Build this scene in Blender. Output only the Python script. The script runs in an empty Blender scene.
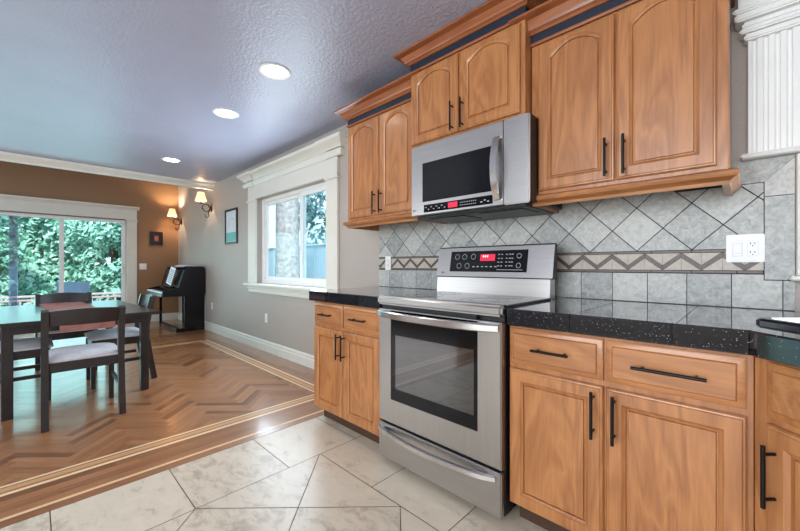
import bpy, bmesh, math, random
from mathutils import Vector, Matrix
random.seed(7)
sc = bpy.context.scene
COL = sc.collection
R = math.radians

# ------------------------------------------------------------------ camera, world, lights, exposure
cam_d = bpy.data.cameras.new('camera'); cam = bpy.data.objects.new('camera', cam_d); COL.objects.link(cam)
cam_d.sensor_width = 36; cam_d.lens = 358 / 800 * 36; cam_d.clip_start = 0.02; cam_d.clip_end = 200
cam.location = (0, -2.10, 1.10); cam.rotation_euler = (R(90), 0, R(44.2))
sc.camera = cam
w = bpy.data.worlds.new('world'); sc.world = w; w.use_nodes = True
bg = w.node_tree.nodes['Background']; bg.inputs[0].default_value = (0.62, 0.82, 1.0, 1); bg.inputs[1].default_value = 1.5
sun_d = bpy.data.lights.new('sun', 'SUN'); sun = bpy.data.objects.new('sun', sun_d); COL.objects.link(sun)
sun_d.energy = 4.5; sun_d.angle = R(6); sun_d.color = (1, .96, .88)
sun.rotation_euler = Vector((-0.75, 0.35, -0.9)).to_track_quat('-Z', 'Y').to_euler()
def area(name, loc, target, sx, sy, power, color):
    d = bpy.data.lights.new(name, 'AREA'); o = bpy.data.objects.new(name, d); COL.objects.link(o)
    d.shape = 'RECTANGLE'; d.size = sx; d.size_y = sy; d.energy = power; d.color = color
    o.location = loc; o.rotation_euler = (Vector(target) - Vector(loc)).to_track_quat('-Z', 'Y').to_euler()
    return o
area('fill_back', (-0.45, -5.35, 1.5), (-0.7, 0, 1.1), 3.3, 1.9, 138, (0.90, 0.95, 1.0))  # added fill lamp in front of the windowless back wall, lifts the ambient light
area('fill_dining', (-5.6, -5.35, 1.4), (-5.2, 0, 1.2), 2.6, 1.7, 36, (0.90, 0.95, 1.0))  # second added fill, dining end of the same closed wall, no window there
area('daylight_sink_window', (0.72, -0.02, 1.32), (0.5, -2, 0.9), 0.9, 0.42, 14, (0.82, 0.92, 1.0))
area('daylight_patio_door', (-8.30, -2.6, 1.0), (-3, -2.3, 0.6), 3.2, 1.8, 26, (0.45, 0.90, 0.98))
area('daylight_dining_window', (-3.87, -0.03, 1.42), (-3.8, -3, 1.2), 1.5, 1.0, 30, (0.72, 0.87, 1.0))
vs = sc.view_settings
vs.view_transform = 'Standard'; vs.look = 'None'; vs.gamma = 1; vs.use_curve_mapping = False; vs.exposure = 0.42

# ------------------------------------------------------------------ materials
def lin(c):
    c = c / 255
    return c / 12.92 if c <= .04045 else ((c + .055) / 1.055) ** 2.4
def rgb(r, g, b): return (lin(r), lin(g), lin(b), 1)
def newmat(name):
    m = bpy.data.materials.new(name); m.use_nodes = True
    return m, m.node_tree, m.node_tree.nodes['Principled BSDF']
def node(nt, t, **kw):
    n = nt.nodes.new(t)
    for k, v in kw.items():
        if k.startswith('i_'):
            n.inputs[k[2:].replace('_', ' ')].default_value = v
        else: setattr(n, k, v)
    return n
def ramp(nt, stops):
    r = nt.nodes.new('ShaderNodeValToRGB'); e = r.color_ramp.elements
    while len(e) < len(stops): e.new(.5)
    for el, (p, c) in zip(e, stops): el.position = p; el.color = c
    return r
def coords(nt, scale=(1, 1, 1), kind='Object', rot=(0, 0, 0)):
    tc = nt.nodes.new('ShaderNodeTexCoord'); mp = nt.nodes.new('ShaderNodeMapping')
    mp.inputs['Scale'].default_value = scale; mp.inputs['Rotation'].default_value = rot
    nt.links.new(tc.outputs[kind], mp.inputs[0]); return mp.outputs[0]
def noise(nt, vec, scale, detail=4, rough=.5, dist=0):
    n = nt.nodes.new('ShaderNodeTexNoise'); n.inputs['Scale'].default_value = scale
    n.inputs['Detail'].default_value = detail; n.inputs['Roughness'].default_value = rough
    n.inputs['Distortion'].default_value = dist
    if vec is not None: nt.links.new(vec, n.inputs['Vector'])
    return n
def bump(nt, p, height, strength, dist=.01):
    b = nt.nodes.new('ShaderNodeBump'); b.inputs['Strength'].default_value = strength; b.inputs['Distance'].default_value = dist
    nt.links.new(height, b.inputs['Height']); nt.links.new(b.outputs[0], p.inputs['Normal']); return b
def simple(name, col, rough=.5, metal=0, spec=.5, coat=0, var=.06, scale=8, bmp=0, bscale=60):
    m, nt, p = newmat(name)
    p.inputs['Roughness'].default_value = rough; p.inputs['Metallic'].default_value = metal
    p.inputs['Specular IOR Level'].default_value = spec; p.inputs['Coat Weight'].default_value = coat; p.inputs['Coat Roughness'].default_value = .08
    v = coords(nt); n = noise(nt, v, scale)
    a = tuple(min(1, c * (1 - var)) for c in col[:3]) + (1,); b = tuple(min(1, c * (1 + var)) for c in col[:3]) + (1,)
    rp = ramp(nt, [(.3, a), (.7, b)]); nt.links.new(n.outputs['Fac'], rp.inputs[0]); nt.links.new(rp.outputs[0], p.inputs['Base Color'])
    if bmp: bump(nt, p, noise(nt, v, bscale, 3).outputs['Fac'], bmp)
    return m
def emit(name, col, strength):
    m, nt, p = newmat(name)
    p.inputs['Base Color'].default_value = col; p.inputs['Emission Color'].default_value = col; p.inputs['Emission Strength'].default_value = strength
    return m
def maple(name, scale, dark, light, rough=.32):
    m, nt, p = newmat(name)
    v = coords(nt, scale)
    n1 = noise(nt, v, 1.5, 2, .5, 1.3)
    mul = node(nt, 'ShaderNodeMath', operation='MULTIPLY'); mul.inputs[1].default_value = 9
    fr = node(nt, 'ShaderNodeMath', operation='PINGPONG'); fr.inputs[1].default_value = 1
    nt.links.new(n1.outputs['Fac'], mul.inputs[0]); nt.links.new(mul.outputs[0], fr.inputs[0])
    v2 = coords(nt, tuple(s * 9 if s > 1 else s * 3 for s in scale)); n2 = noise(nt, v2, 3.0, 4, .6)
    mx = node(nt, 'ShaderNodeMix'); mx.inputs[0].default_value = .6
    nt.links.new(fr.outputs[0], mx.inputs[2]); nt.links.new(n2.outputs['Fac'], mx.inputs[3])
    rp = ramp(nt, [(.15, dark), (.85, light)]); nt.links.new(mx.outputs[0], rp.inputs[0]); nt.links.new(rp.outputs[0], p.inputs['Base Color'])
    p.inputs['Roughness'].default_value = rough; p.inputs['Coat Weight'].default_value = .25; p.inputs['Coat Roughness'].default_value = .15
    return m
M = {}
MD, ML = rgb(148, 93, 53), rgb(191, 131, 80)
M['maple_v'] = maple('honey_maple_vertical', (5, 5, .9), MD, ML)
M['maple_h'] = maple('honey_maple_horizontal', (.9, 5, 5), MD, ML)
M['maple_crown'] = maple('cherry_maple_moulding', (.7, 7, 7), rgb(134, 76, 46), rgb(170, 104, 64))
M['rope_band'] = simple('dark_navy_inset', rgb(20, 34, 52), .5)
M['black_metal'] = simple('black_bronze_metal', rgb(26, 23, 24), .35, .6)
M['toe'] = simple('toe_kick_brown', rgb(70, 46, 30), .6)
def steel_mat(name, scale, base=(.54, .53, .52)):
    m, nt, p = newmat(name)
    v = coords(nt, scale); n = noise(nt, v, 60, 3)
    rp = ramp(nt, [(.3, tuple(c * .9 for c in base) + (1,)), (.7, base + (1,))]); nt.links.new(n.outputs['Fac'], rp.inputs[0]); nt.links.new(rp.outputs[0], p.inputs['Base Color'])
    p.inputs['Metallic'].default_value = 1; p.inputs['Roughness'].default_value = .3
    bump(nt, p, n.outputs['Fac'], .05, .002); return m
M['steel'] = steel_mat('brushed_steel', (.05, 3, 3))
M['steel_v'] = steel_mat('brushed_steel_vertical', (3, 3, .05))
M['steel_bar'] = simple('polished_steel', (.74, .73, .72, 1), .2, 1)
M['black_glass'] = simple('black_glass', rgb(12, 14, 18), .06, 0, .3, .1)
M['oven_glass'] = simple('oven_window_glass', rgb(20, 23, 28), .03, 0, .5, .5)
M['oven_glass'].node_tree.nodes['Principled BSDF'].inputs['IOR'].default_value = 2.2
M['black_plastic'] = simple('black_plastic', rgb(22, 22, 25), .4)
M['cooktop'] = simple('cooktop_glass', rgb(20, 20, 23), .08, 0, .5, .3)
M['burner'] = simple('burner_ring_print', rgb(52, 52, 56), .2)
M['legend'] = simple('grey_legend_print', rgb(170, 172, 176), .5)
M['display'] = emit('red_display', rgb(206, 30, 62), .6)
M['display_digit'] = emit('pale_display_digits', rgb(255, 190, 200), 1.0)
M['white'] = simple('white_trim_paint', rgb(224, 222, 212), .35, var=.02)
M['white_cool'] = simple('white_vinyl', rgb(240, 242, 240), .35, var=.02)
M['plate_white'] = simple('white_plastic_plate', rgb(238, 238, 238), .3, var=.01)
M['plate_dark'] = simple('outlet_slot_dark', rgb(30, 30, 30), .5)
M['wall'] = simple('greige_wall_paint', rgb(176, 168, 160), .42, var=.03, scale=1.5, bmp=.3, bscale=90)
M['wall_brown'] = simple('caramel_wall_paint', rgb(148, 112, 80), .42, var=.03, scale=1.5, bmp=.12, bscale=120)
M['ceiling'] = simple('knockdown_ceiling', rgb(172, 175, 196), .34, var=.03, scale=3, bmp=.35, bscale=55)
def granite():
    m, nt, p = newmat('black_galaxy_granite')
    vo = nt.nodes.new('ShaderNodeTexVoronoi'); vo.inputs['Scale'].default_value = 120
    nt.links.new(coords(nt), vo.inputs['Vector'])
    n = noise(nt, coords(nt), 150, 2)
    rp = ramp(nt, [(0, rgb(200, 205, 215)), (.13, rgb(130, 134, 144)), (.22, rgb(16, 17, 21))]); nt.links.new(vo.outputs['Distance'], rp.inputs[0])
    gt = ramp(nt, [(.44, (0, 0, 0, 1)), (.5, (1, 1, 1, 1))]); nt.links.new(n.outputs['Fac'], gt.inputs[0])
    mx = node(nt, 'ShaderNodeMix', data_type='RGBA'); mx.inputs[6].default_value = rgb(12, 15, 24)
    nt.links.new(gt.outputs[0], mx.inputs[0]); nt.links.new(rp.outputs[0], mx.inputs[7]); nt.links.new(mx.outputs[2], p.inputs['Base Color'])
    p.inputs['Roughness'].default_value = .07; p.inputs['Specular IOR Level'].default_value = .8; p.inputs['Coat Weight'].default_value = .6; p.inputs['Coat Roughness'].default_value = .04
    return m
M['granite'] = granite()
M['grout_dark'] = simple('dark_grout', rgb(46, 46, 50), .8)
M['grout_brown'] = simple('floor_grout', rgb(122, 106, 86), .85)
def toned(name, c_dark, c_light, kind):
    """colour driven by each piece's own random tone plus stone or grain figure"""
    m, nt, p = newmat(name)
    at = node(nt, 'ShaderNodeAttribute', attribute_name='tone')
    sep = nt.nodes.new('ShaderNodeSeparateColor'); nt.links.new(at.outputs['Color'], sep.inputs[0])
    if kind == 'plank':
        v = coords(nt, (3, 38, 1), 'UV'); n = noise(nt, v, 1.0, 5, .6, .4)
    else:
        n = nt.nodes.new('ShaderNodeTexNoise'); n.noise_dimensions = '4D'
        n.inputs['Scale'].default_value = 9 if kind == 'slab' else 42; n.inputs['Detail'].default_value = 9; n.inputs['Roughness'].default_value = .68; n.inputs['Distortion'].default_value = .7
        mw = node(nt, 'ShaderNodeMath', operation='MULTIPLY'); mw.inputs[1].default_value = 30
        nt.links.new(sep.outputs[1], mw.inputs[0]); nt.links.new(mw.outputs[0], n.inputs['W']); nt.links.new(coords(nt, (1, 1, 1) if kind != 'slab' else (1.0, 1.8, 1), rot=(0, 0, .8) if kind == 'slab' else (0, 0, 0)), n.inputs['Vector'])
    ad = node(nt, 'ShaderNodeMix'); ad.inputs[0].default_value = {'plank': .52, 'slab': .88, 'tile': .8}[kind]
    nt.links.new(sep.outputs[0], ad.inputs[2]); nt.links.new(n.outputs['Fac'], ad.inputs[3])
    if kind == 'slab':
        rp = ramp(nt, [(.28, c_dark), (.40, tuple((a + b) / 2 for a, b in zip(c_dark, c_light))), (.49, c_light), (.72, tuple(min(1, c * 1.1) for c in c_light[:3]) + (1,))])
    elif kind == 'plank':
        rp = ramp(nt, [(.18, c_dark), (.5, tuple((a + b) / 2 for a, b in zip(c_dark, c_light))), (.85, c_light)])
    else:
        rp = ramp(nt, [(.3, c_dark), (.62, c_light)])
    nt.links.new(ad.outputs[0], rp.inputs[0]); nt.links.new(rp.outputs[0], p.inputs['Base Color'])
    return m, nt, p, n
m, nt, p, n = toned('teak_strip_floor', rgb(100, 57, 35), rgb(186, 131, 88), 'plank')
p.inputs['Roughness'].default_value = .28; p.inputs['Coat Weight'].default_value = .5; p.inputs['Coat Roughness'].default_value = .13; M['plank'] = m
m, nt, p, n = toned('maple_inlay_strip', rgb(236, 196, 148), rgb(250, 222, 180), 'plank'); p.inputs['Roughness'].default_value = .28; p.inputs['Coat Weight'].default_value = .5; M['inlay'] = m
m, nt, p, n = toned('tan_inlay_strip', rgb(200, 148, 104), rgb(220, 172, 124), 'plank'); p.inputs['Roughness'].default_value = .28; p.inputs['Coat Weight'].default_value = .5; M['inlay_tan'] = m
m, nt, p, n = toned('travertine_floor_tile', rgb(168, 153, 132), rgb(216, 204, 183), 'slab'); p.inputs['Roughness'].default_value = .32; bump(nt, p, n.outputs['Fac'], .08, .004); M['slab'] = m
m, nt, p, n = toned('grey_stone_wall_tile', rgb(130, 134, 134), rgb(196, 197, 192), 'tile'); p.inputs['Roughness'].default_value = .38; M['walltile'] = m
M['mosaic_dark'] = simple('grey_brown_mosaic', rgb(88, 76, 68), .4, var=.3, scale=70)
M['mosaic_light'] = simple('pale_mosaic', rgb(186, 176, 164), .4, var=.12, scale=60)
M['liner'] = simple('grey_tile_liner', rgb(102, 92, 84), .4, var=.15, scale=40)
def glass_mat():
    m = bpy.data.materials.new('window_glass'); m.use_nodes = True; nt = m.node_tree; nt.nodes.clear()
    o = nt.nodes.new('ShaderNodeOutputMaterial'); mx = nt.nodes.new('ShaderNodeMixShader'); t = nt.nodes.new('ShaderNodeBsdfTransparent'); g = nt.nodes.new('ShaderNodeBsdfGlossy')
    t.inputs[0].default_value = (.93, .98, 1, 1); g.inputs['Roughness'].default_value = .02
    f = nt.nodes.new('ShaderNodeLayerWeight'); pw = node(nt, 'ShaderNodeMath', operation='POWER'); pw.inputs[1].default_value = 5
    ma = node(nt, 'ShaderNodeMath', operation='MULTIPLY_ADD'); ma.inputs[1].default_value = .6; ma.inputs[2].default_value = .035
    nt.links.new(f.outputs['Facing'], pw.inputs[0]); nt.links.new(pw.outputs[0], ma.inputs[0]); nt.links.new(ma.outputs[0], mx.inputs[0]); nt.links.new(t.outputs[0], mx.inputs[1]); nt.links.new(g.outputs[0], mx.inputs[2]); nt.links.new(mx.outputs[0], o.inputs[0]); return m
M['glass'] = glass_mat()
M['ebony'] = simple('dark_stained_wood', rgb(40, 37, 40), .32, var=.15, scale=20, coat=.3)
M['seat'] = simple('grey_seat_fabric', rgb(192, 193, 198), .8, var=.1, scale=14, bmp=.1, bscale=200)
M['runner'] = simple('rose_tan_runner', rgb(160, 108, 98), .85, var=.25, scale=9)
M['piano'] = simple('satin_black_lacquer', rgb(14, 14, 20), .22, 0, .35)
M['ivory'] = simple('white_keys', rgb(232, 232, 236), .25, var=.01)
M['paper'] = simple('white_paper', rgb(238, 240, 246), .7, var=.02)
M['ink'] = simple('grey_ink', rgb(140, 142, 150), .8)
M['iron'] = simple('dark_bronze_iron', rgb(58, 40, 28), .42, .7)
def shade_mat():
    m, nt, p = newmat('lit_pleated_shade')
    p.inputs['Base Color'].default_value = rgb(240, 214, 180); p.inputs['Roughness'].default_value = .8
    p.inputs['Emission Color'].default_value = rgb(255, 206, 150); p.inputs['Emission Strength'].default_value = .85; return m
M['shade'] = shade_mat()
M['lamp'] = emit('lamp_lens', (1, .95, .86, 1), 9)
M['frame_black'] = simple('black_picture_frame', rgb(24, 22, 24), .3)
M['mat_board'] = simple('pale_mat_board', rgb(206, 214, 222), .6)
M['print_teal'] = simple('teal_print', rgb(110, 180, 176), .6)
M['print_line'] = simple('grey_print', rgb(150, 160, 170), .6)
M['print_red'] = simple('red_print', rgb(150, 84, 70), .6, var=.5, scale=30)
M['bark'] = simple('fir_bark', rgb(176, 174, 176), .9, var=.35, scale=14, bmp=1, bscale=30)
M['branch'] = simple('brown_branch', rgb(84, 70, 58), .9)
def leaf(name, a, b):
    m, nt, p = newmat(name)
    at = node(nt, 'ShaderNodeAttribute', attribute_name='tone'); sep = nt.nodes.new('ShaderNodeSeparateColor'); nt.links.new(at.outputs['Color'], sep.inputs[0])
    rp = ramp(nt, [(0, a), (1, b)]); nt.links.new(sep.outputs[0], rp.inputs[0]); nt.links.new(rp.outputs[0], p.inputs['Base Color'])
    p.inputs['Roughness'].default_value = .45; p.inputs['Subsurface Weight'].default_value = 0
    return m
M['leaf'] = leaf('teal_green_leaves', rgb(62, 150, 122), rgb(196, 244, 226))
M['leaf2'] = leaf('blue_green_leaves', rgb(84, 142, 148), rgb(206, 236, 238))
M['deck'] = simple('grey_deck_board', rgb(150, 140, 138), .7, var=.1)
M['rail'] = simple('pale_pink_deck_rail', rgb(206, 184, 186), .6)
M['rail_dark'] = simple('grey_deck_rail', rgb(120, 128, 134), .6)
M['fence'] = simple('pale_blue_fence', rgb(176, 196, 214), .7, var=.06)
M['patio'] = simple('pale_blue_patio_fabric', rgb(150, 182, 206), .6)
M['ground'] = simple('garden_soil_and_grass', rgb(84, 112, 84), .95, var=.3, scale=3)
M['blind'] = simple('sheer_vertical_blind', rgb(196, 206, 222), .6)
_n = M['blind'].node_tree; _t = _n.nodes.new('ShaderNodeBsdfTranslucent'); _t.inputs[0].default_value = rgb(214, 220, 236); _x = _n.nodes.new('ShaderNodeMixShader'); _x.inputs[0].default_value = .6
_n.links.new(_n.nodes['Principled BSDF'].outputs[0], _x.inputs[1]); _n.links.new(_t.outputs[0], _x.inputs[2]); _n.links.new(_x.outputs[0], _n.nodes['Material Output'].inputs[0])
M['sink'] = simple('black_composite_sink', rgb(22, 26, 34), .22, 0, .6)

# ------------------------------------------------------------------ mesh helpers
class MB:
    def __init__(s): s.v = []; s.f = []; s.mi = []; s.tone = []; s.uv = []
    def add(s, verts, faces, mi=0, tone=None, uv=None):
        b = len(s.v); s.v += [tuple(x) for x in verts]
        for f in faces:
            s.f.append([b + i for i in f]); s.mi.append(mi); s.tone.append(tone or (.5, .5, .5))
            s.uv.append([uv[i] for i in f] if uv else [(0, 0)] * len(f))
        return s
    def box(s, x0, x1, y0, y1, z0, z1, bev=0, mi=0, mat=None, seg=1, tone=None):
        bm = bmesh.new(); bmesh.ops.create_cube(bm, size=1)
        for v in bm.verts: v.co = Vector(((x0 + x1) / 2 + v.co.x * (x1 - x0), (y0 + y1) / 2 + v.co.y * (y1 - y0), (z0 + z1) / 2 + v.co.z * (z1 - z0)))
        if bev: bmesh.ops.bevel(bm, geom=list(bm.edges), offset=bev, segments=seg, affect='EDGES', clamp_overlap=True)
        return s._bm(bm, mi, mat, tone)
    def _bm(s, bm, mi=0, mat=None, tone=None):
        bm.verts.index_update(); vs_ = [(mat @ v.co) if mat else v.co.copy() for v in bm.verts]
        s.add(vs_, [[v.index for v in f.verts] for f in bm.faces], mi, tone); bm.free(); return s
    def prism(s, pts, z0, z1, mi=0):
        n = len(pts)
        s.add([(x, y, z0) for x, y in pts] + [(x, y, z1) for x, y in pts],
              [list(range(n))[::-1], list(range(n, 2 * n))] + [[i, (i + 1) % n, n + (i + 1) % n, n + i] for i in range(n)], mi); return s
    def extrude_x(s, pts, x0, x1, mi=0):            # polygon in (y,z) swept along x
        n = len(pts)
        s.add([(x0, y, z) for y, z in pts] + [(x1, y, z) for y, z in pts],
              [list(range(n))[::-1], list(range(n, 2 * n))] + [[i, (i + 1) % n, n + (i + 1) % n, n + i] for i in range(n)], mi); return s
    def tube(s, pts, r, n=8, section=None, mi=0, up=Vector((0, 0, 1)), radii=None):
        pts = [Vector(p) for p in pts]; sec = section or [(math.cos(2 * math.pi * i / n), math.sin(2 * math.pi * i / n)) for i in range(n)]
        n = len(sec); vs_ = []
        ref = up
        for i, p in enumerate(pts):
            t = (pts[min(i + 1, len(pts) - 1)] - pts[max(i - 1, 0)]).normalized()
            if abs(t.dot(ref)) > .95: ref = Vector((1, 0, 0)) if abs(t.x) < .9 else Vector((0, 1, 0))
            a = t.cross(ref).normalized(); b = a.cross(t).normalized(); ref = b
            rr = radii[i] if radii else r
            for (cx, cy) in sec: vs_.append(p + a * cx * rr + b * cy * rr)
        m_ = len(pts); fs = [[i * n + j, i * n + (j + 1) % n, (i + 1) * n + (j + 1) % n, (i + 1) * n + j] for i in range(m_ - 1) for j in range(n)]
        fs += [list(range(n))[::-1], [(m_ - 1) * n + j for j in range(n)]]
        s.add(vs_, fs, mi); return s
    def lathe(s, prof, n=24, mat=None, mi=0, wave=0, nw=0, cap=True):
        vs_ = []
        for r, z in prof:
            for k in range(n):
                a = 2 * math.pi * k / n; rr = r * (1 + (wave * math.cos(a * nw) if nw else 0))
                vs_.append(Vector((rr * math.cos(a), rr * math.sin(a), z)))
        if mat: vs_ = [mat @ v for v in vs_]
        m_ = len(prof); fs = [[i * n + j, i * n + (j + 1) % n, (i + 1) * n + (j + 1) % n, (i + 1) * n + j] for i in range(m_ - 1) for j in range(n)]
        if cap and prof[0][0] > 1e-5: fs.append(list(range(n))[::-1])
        if cap and prof[-1][0] > 1e-5: fs.append([(m_ - 1) * n + j for j in range(n)])
        s.add(vs_, fs, mi); return s
    def sweep(s, prof, path, mi=0):                 # moulding profile (out, z) along an xy polyline, mitred; 'out' is to the right of travel
        n = len(prof); pv = [Vector((x, y)) for x, y in path]; vs_ = []
        for i, p in enumerate(pv):
            d0 = (p - pv[i - 1]).normalized() if i else None; d1 = (pv[i + 1] - p).normalized() if i < len(pv) - 1 else None
            d0 = d0 or d1; d1 = d1 or d0
            n0 = Vector((d0.y, -d0.x)); n1 = Vector((d1.y, -d1.x)); mt = (n0 + n1); mt = mt / (1 + n0.dot(n1)) if (1 + n0.dot(n1)) > .05 else n0
            for o_, z in prof: vs_.append((p.x + mt.x * o_, p.y + mt.y * o_, z))
        m_ = len(pv); fs = [[i * n + j, i * n + (j + 1) % n, (i + 1) * n + (j + 1) % n, (i + 1) * n + j] for i in range(m_ - 1) for j in range(n)]
        fs += [list(range(n))[::-1], [(m_ - 1) * n + j for j in range(n)]]
        s.add(vs_, fs, mi); return s
    def rings(s, rings, cap0=True, cap1=True, mi=0):
        n = len(rings[0]); vs_ = [p for r in rings for p in r]
        fs = [[i * n + j, i * n + (j + 1) % n, (i + 1) * n + (j + 1) % n, (i + 1) * n + j] for i in range(len(rings) - 1) for j in range(n)]
        if cap0: fs.append(list(range(n))[::-1])
        if cap1: fs.append([(len(rings) - 1) * n + j for j in range(n)])
        s.add(vs_, fs, mi); return s
def obj(name, mb, mats, parent=None, smooth=35, local=False, fix=True):
    """links the collected shape as ONE mesh object; coordinates are world unless local"""
    me = bpy.data.meshes.new(name)
    off = Vector((0, 0, 0))
    if parent is not None and not local:
        q = parent
        while q is not None: off += q.location; q = q.parent
    me.from_pydata([Vector(v) - off for v in mb.v], [], mb.f)
    if not isinstance(mats, (list, tuple)): mats = [mats]
    for m_ in mats: me.materials.append(M[m_] if isinstance(m_, str) else m_)
    me.polygons.foreach_set('material_index', mb.mi)
    at = me.attributes.new('tone', 'FLOAT_COLOR', 'CORNER'); cols = []; uvs = []
    for f, t, u in zip(mb.f, mb.tone, mb.uv):
        cols += list(t + (1,)) * len(f)
        for q in u: uvs += q
    at.data.foreach_set('color', cols)
    uvl = me.uv_layers.new(name='UVMap'); uvl.data.foreach_set('uv', uvs)
    if fix:
        bm = bmesh.new(); bm.from_mesh(me); bmesh.ops.recalc_face_normals(bm, faces=bm.faces); bm.to_mesh(me); bm.free()
    me.polygons.foreach_set('use_smooth', [bool(smooth)] * len(me.polygons))
    if smooth: me.set_sharp_from_angle(angle=R(smooth))
    me.update()
    o = bpy.data.objects.new(name, me); COL.objects.link(o)
    if parent is not None: o.parent = parent
    return o
def tag(o, label, cat, group=None, kind=None):
    o['label'] = label; o['category'] = cat
    if group: o['group'] = group
    if kind: o['kind'] = kind
    return o
def thing(name, label, cat, loc=(0, 0, 0), rz=0, group=None):
    o = bpy.data.objects.new(name, None); COL.objects.link(o); o.empty_display_size = .1
    o.location = loc; o.rotation_euler = (0, 0, rz); return tag(o, label, cat, group)
def struct(name, mb, mats, label=None, parent=None, smooth=35, fix=True):
    o = obj(name, mb, mats, parent, smooth, fix=fix)
    if parent is None: o['kind'] = 'structure'
    if label: o['label'] = label
    return o
def dup(root, loc, rz, label):
    r = root.copy(); COL.objects.link(r); r.location = loc; r.rotation_euler = (0, 0, rz); r['label'] = label
    for ch in list(root.children):
        c = ch.copy(); COL.objects.link(c); c.parent = r
        for g in ch.children:
            d = g.copy(); COL.objects.link(d); d.parent = c
            if g.type == 'LIGHT': pass
    return r
def text_mesh(txt, size, depth, mat4):
    cu = bpy.data.curves.new('t', 'FONT'); cu.body = txt; cu.size = size; cu.extrude = depth; cu.align_x = 'CENTER'; cu.align_y = 'CENTER'
    to = bpy.data.objects.new('t', cu); COL.objects.link(to)
    me = bpy.data.meshes.new_from_object(to.evaluated_get(bpy.context.evaluated_depsgraph_get()))
    bpy.data.objects.remove(to); bpy.data.curves.remove(cu)
    mb = MB(); mb.add([mat4 @ v.co for v in me.vertices], [list(p_.vertices) for p_ in me.polygons]); bpy.data.meshes.remove(me); return mb
def clip(poly, a, b, c):      # keep a*x+b*y <= c
    out = []
    for i in range(len(poly)):
        p_, q = poly[i], poly[(i + 1) % len(poly)]; dp = a * p_[0] + b * p_[1] - c; dq = a * q[0] + b * q[1] - c
        if dp <= 0: out.append(p_)
        if (dp < 0 < dq) or (dq < 0 < dp):
            t = dp / (dp - dq); out.append(tuple(p_[k] + t * (q[k] - p_[k]) for k in range(len(p_))))
    return out
def clip_rect(poly, x0, x1, y0, y1):
    for a, b, c in ((-1, 0, -x0), (1, 0, x1), (0, -1, -y0), (0, 1, y1)):
        poly = clip(poly, a, b, c)
        if len(poly) < 3: return []
    return poly
def rt(): return (random.random(), random.random(), random.random())

# ------------------------------------------------------------------ the setting
CZ = 2.45; XF = -8.40; XE = 1.32; YS = -5.5; XB = -6.40
fl = MB()   # slots: 0 grout, 1 slab tile, 2 plank, 3 inlay, 4 tan inlay
fl.add([(XF, YS, -.004), (XE, YS, -.004), (XE, 0, -.004), (XF, 0, -.004), (XF, YS, -.1), (XE, YS, -.1), (XE, 0, -.1), (XF, 0, -.1)],
       [[0, 1, 2, 3], [7, 6, 5, 4], [0, 4, 5, 1], [1, 5, 6, 2], [2, 6, 7, 3], [3, 7, 4, 0]], 0)
def quad(poly, mi, tone=None, uvs=None):
    if len(poly) < 3: return
    ar = sum(poly[i][0] * poly[(i + 1) % len(poly)][1] - poly[(i + 1) % len(poly)][0] * poly[i][1] for i in range(len(poly)))
    if abs(ar) < 1e-6: return
    if ar < 0: poly = poly[::-1]
    if mi == 2 and tone is None:
        t_ = random.random(); tone = (.05 + .2 * random.random() if t_ < .09 else .42 + .5 * random.random(), random.random(), 0)
    fl.add([(q[0], q[1], 0) for q in poly], [list(range(len(poly)))], mi, tone or rt(), [(q[2], q[3]) if len(q) > 2 else (0, 0) for q in poly])
def strip(x0, x1, y0, y1, mi, along, tone=None):
    ou, ov = random.random() * 20, random.random() * 20
    cs = [(x0, y0), (x1, y0), (x1, y1), (x0, y1)]
    quad([(x, y, (x if along == 'x' else y) + ou, (y if along == 'x' else x) + ov) for x, y in cs], mi, tone)
def boards(x0, x1, y0, y1, along, wd=.062, ln=.75):
    a0, a1, b0, b1 = (x0, x1, y0, y1) if along == 'x' else (y0, y1, x0, x1)
    nb = max(1, round((b1 - b0) / wd)); wv = (b1 - b0) / nb
    for i in range(nb):
        a = a0 - random.random() * ln
        while a < a1:
            e = a + ln * random.uniform(.6, 1.3); p0, p1 = max(a, a0), min(e, a1)
            if p1 > p0:
                g = .0006; q0, q1 = b0 + i * wv + g, b0 + (i + 1) * wv - g
                if along == 'x': strip(p0, p1 - g, q0, q1, 2, 'x')
                else: strip(q0, q1, p0, p1 - g, 2, 'y')
            a = e
XT = -2.245   # wood meets tile
# inlay band pieces across x (between dining herringbone and kitchen), and along the wall
BX0, BX1, BY0, BY1 = -2.665, -2.548, -.395, -.283
HX0 = -5.66
def band(lo, hi, a0, a1, along, flip=False):
    w_ = hi - lo
    parts = [(.17, 3), (.10, 2), (.36, 4), (.15, 2), (.22, 3)]
    if flip: parts = parts[::-1]
    b = lo
    for fr, mi in parts:
        e = b + fr * w_
        if along == 'y': strip(b, e, a0, a1, mi, 'y')
        else: strip(a0, a1, b, e, mi, 'x')
        b = e
band(BX0, BX1, YS, BY1, 'y')
band(BY0, BY1, HX0 - .115, BX0, 'x')
band(HX0 - .115, HX0, YS, BY0, 'y', True)
boards(BX1, -2.325, YS, BY1, 'y'); strip(-2.325, -2.303, YS, -.06, 3, 'y'); boards(-2.303, XT, YS, -.06, 'y', .06)
boards(HX0 - .115, -2.325, BY1, 0, 'x'); boards(-2.325, XT, -.06, 0, 'x', .06)
boards(XF, HX0 - .115, YS, 0, 'y', .075, 1.1)
L_, W_ = .35, .052
ca = math.cos(R(-45)); sa = math.sin(R(-45))
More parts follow.
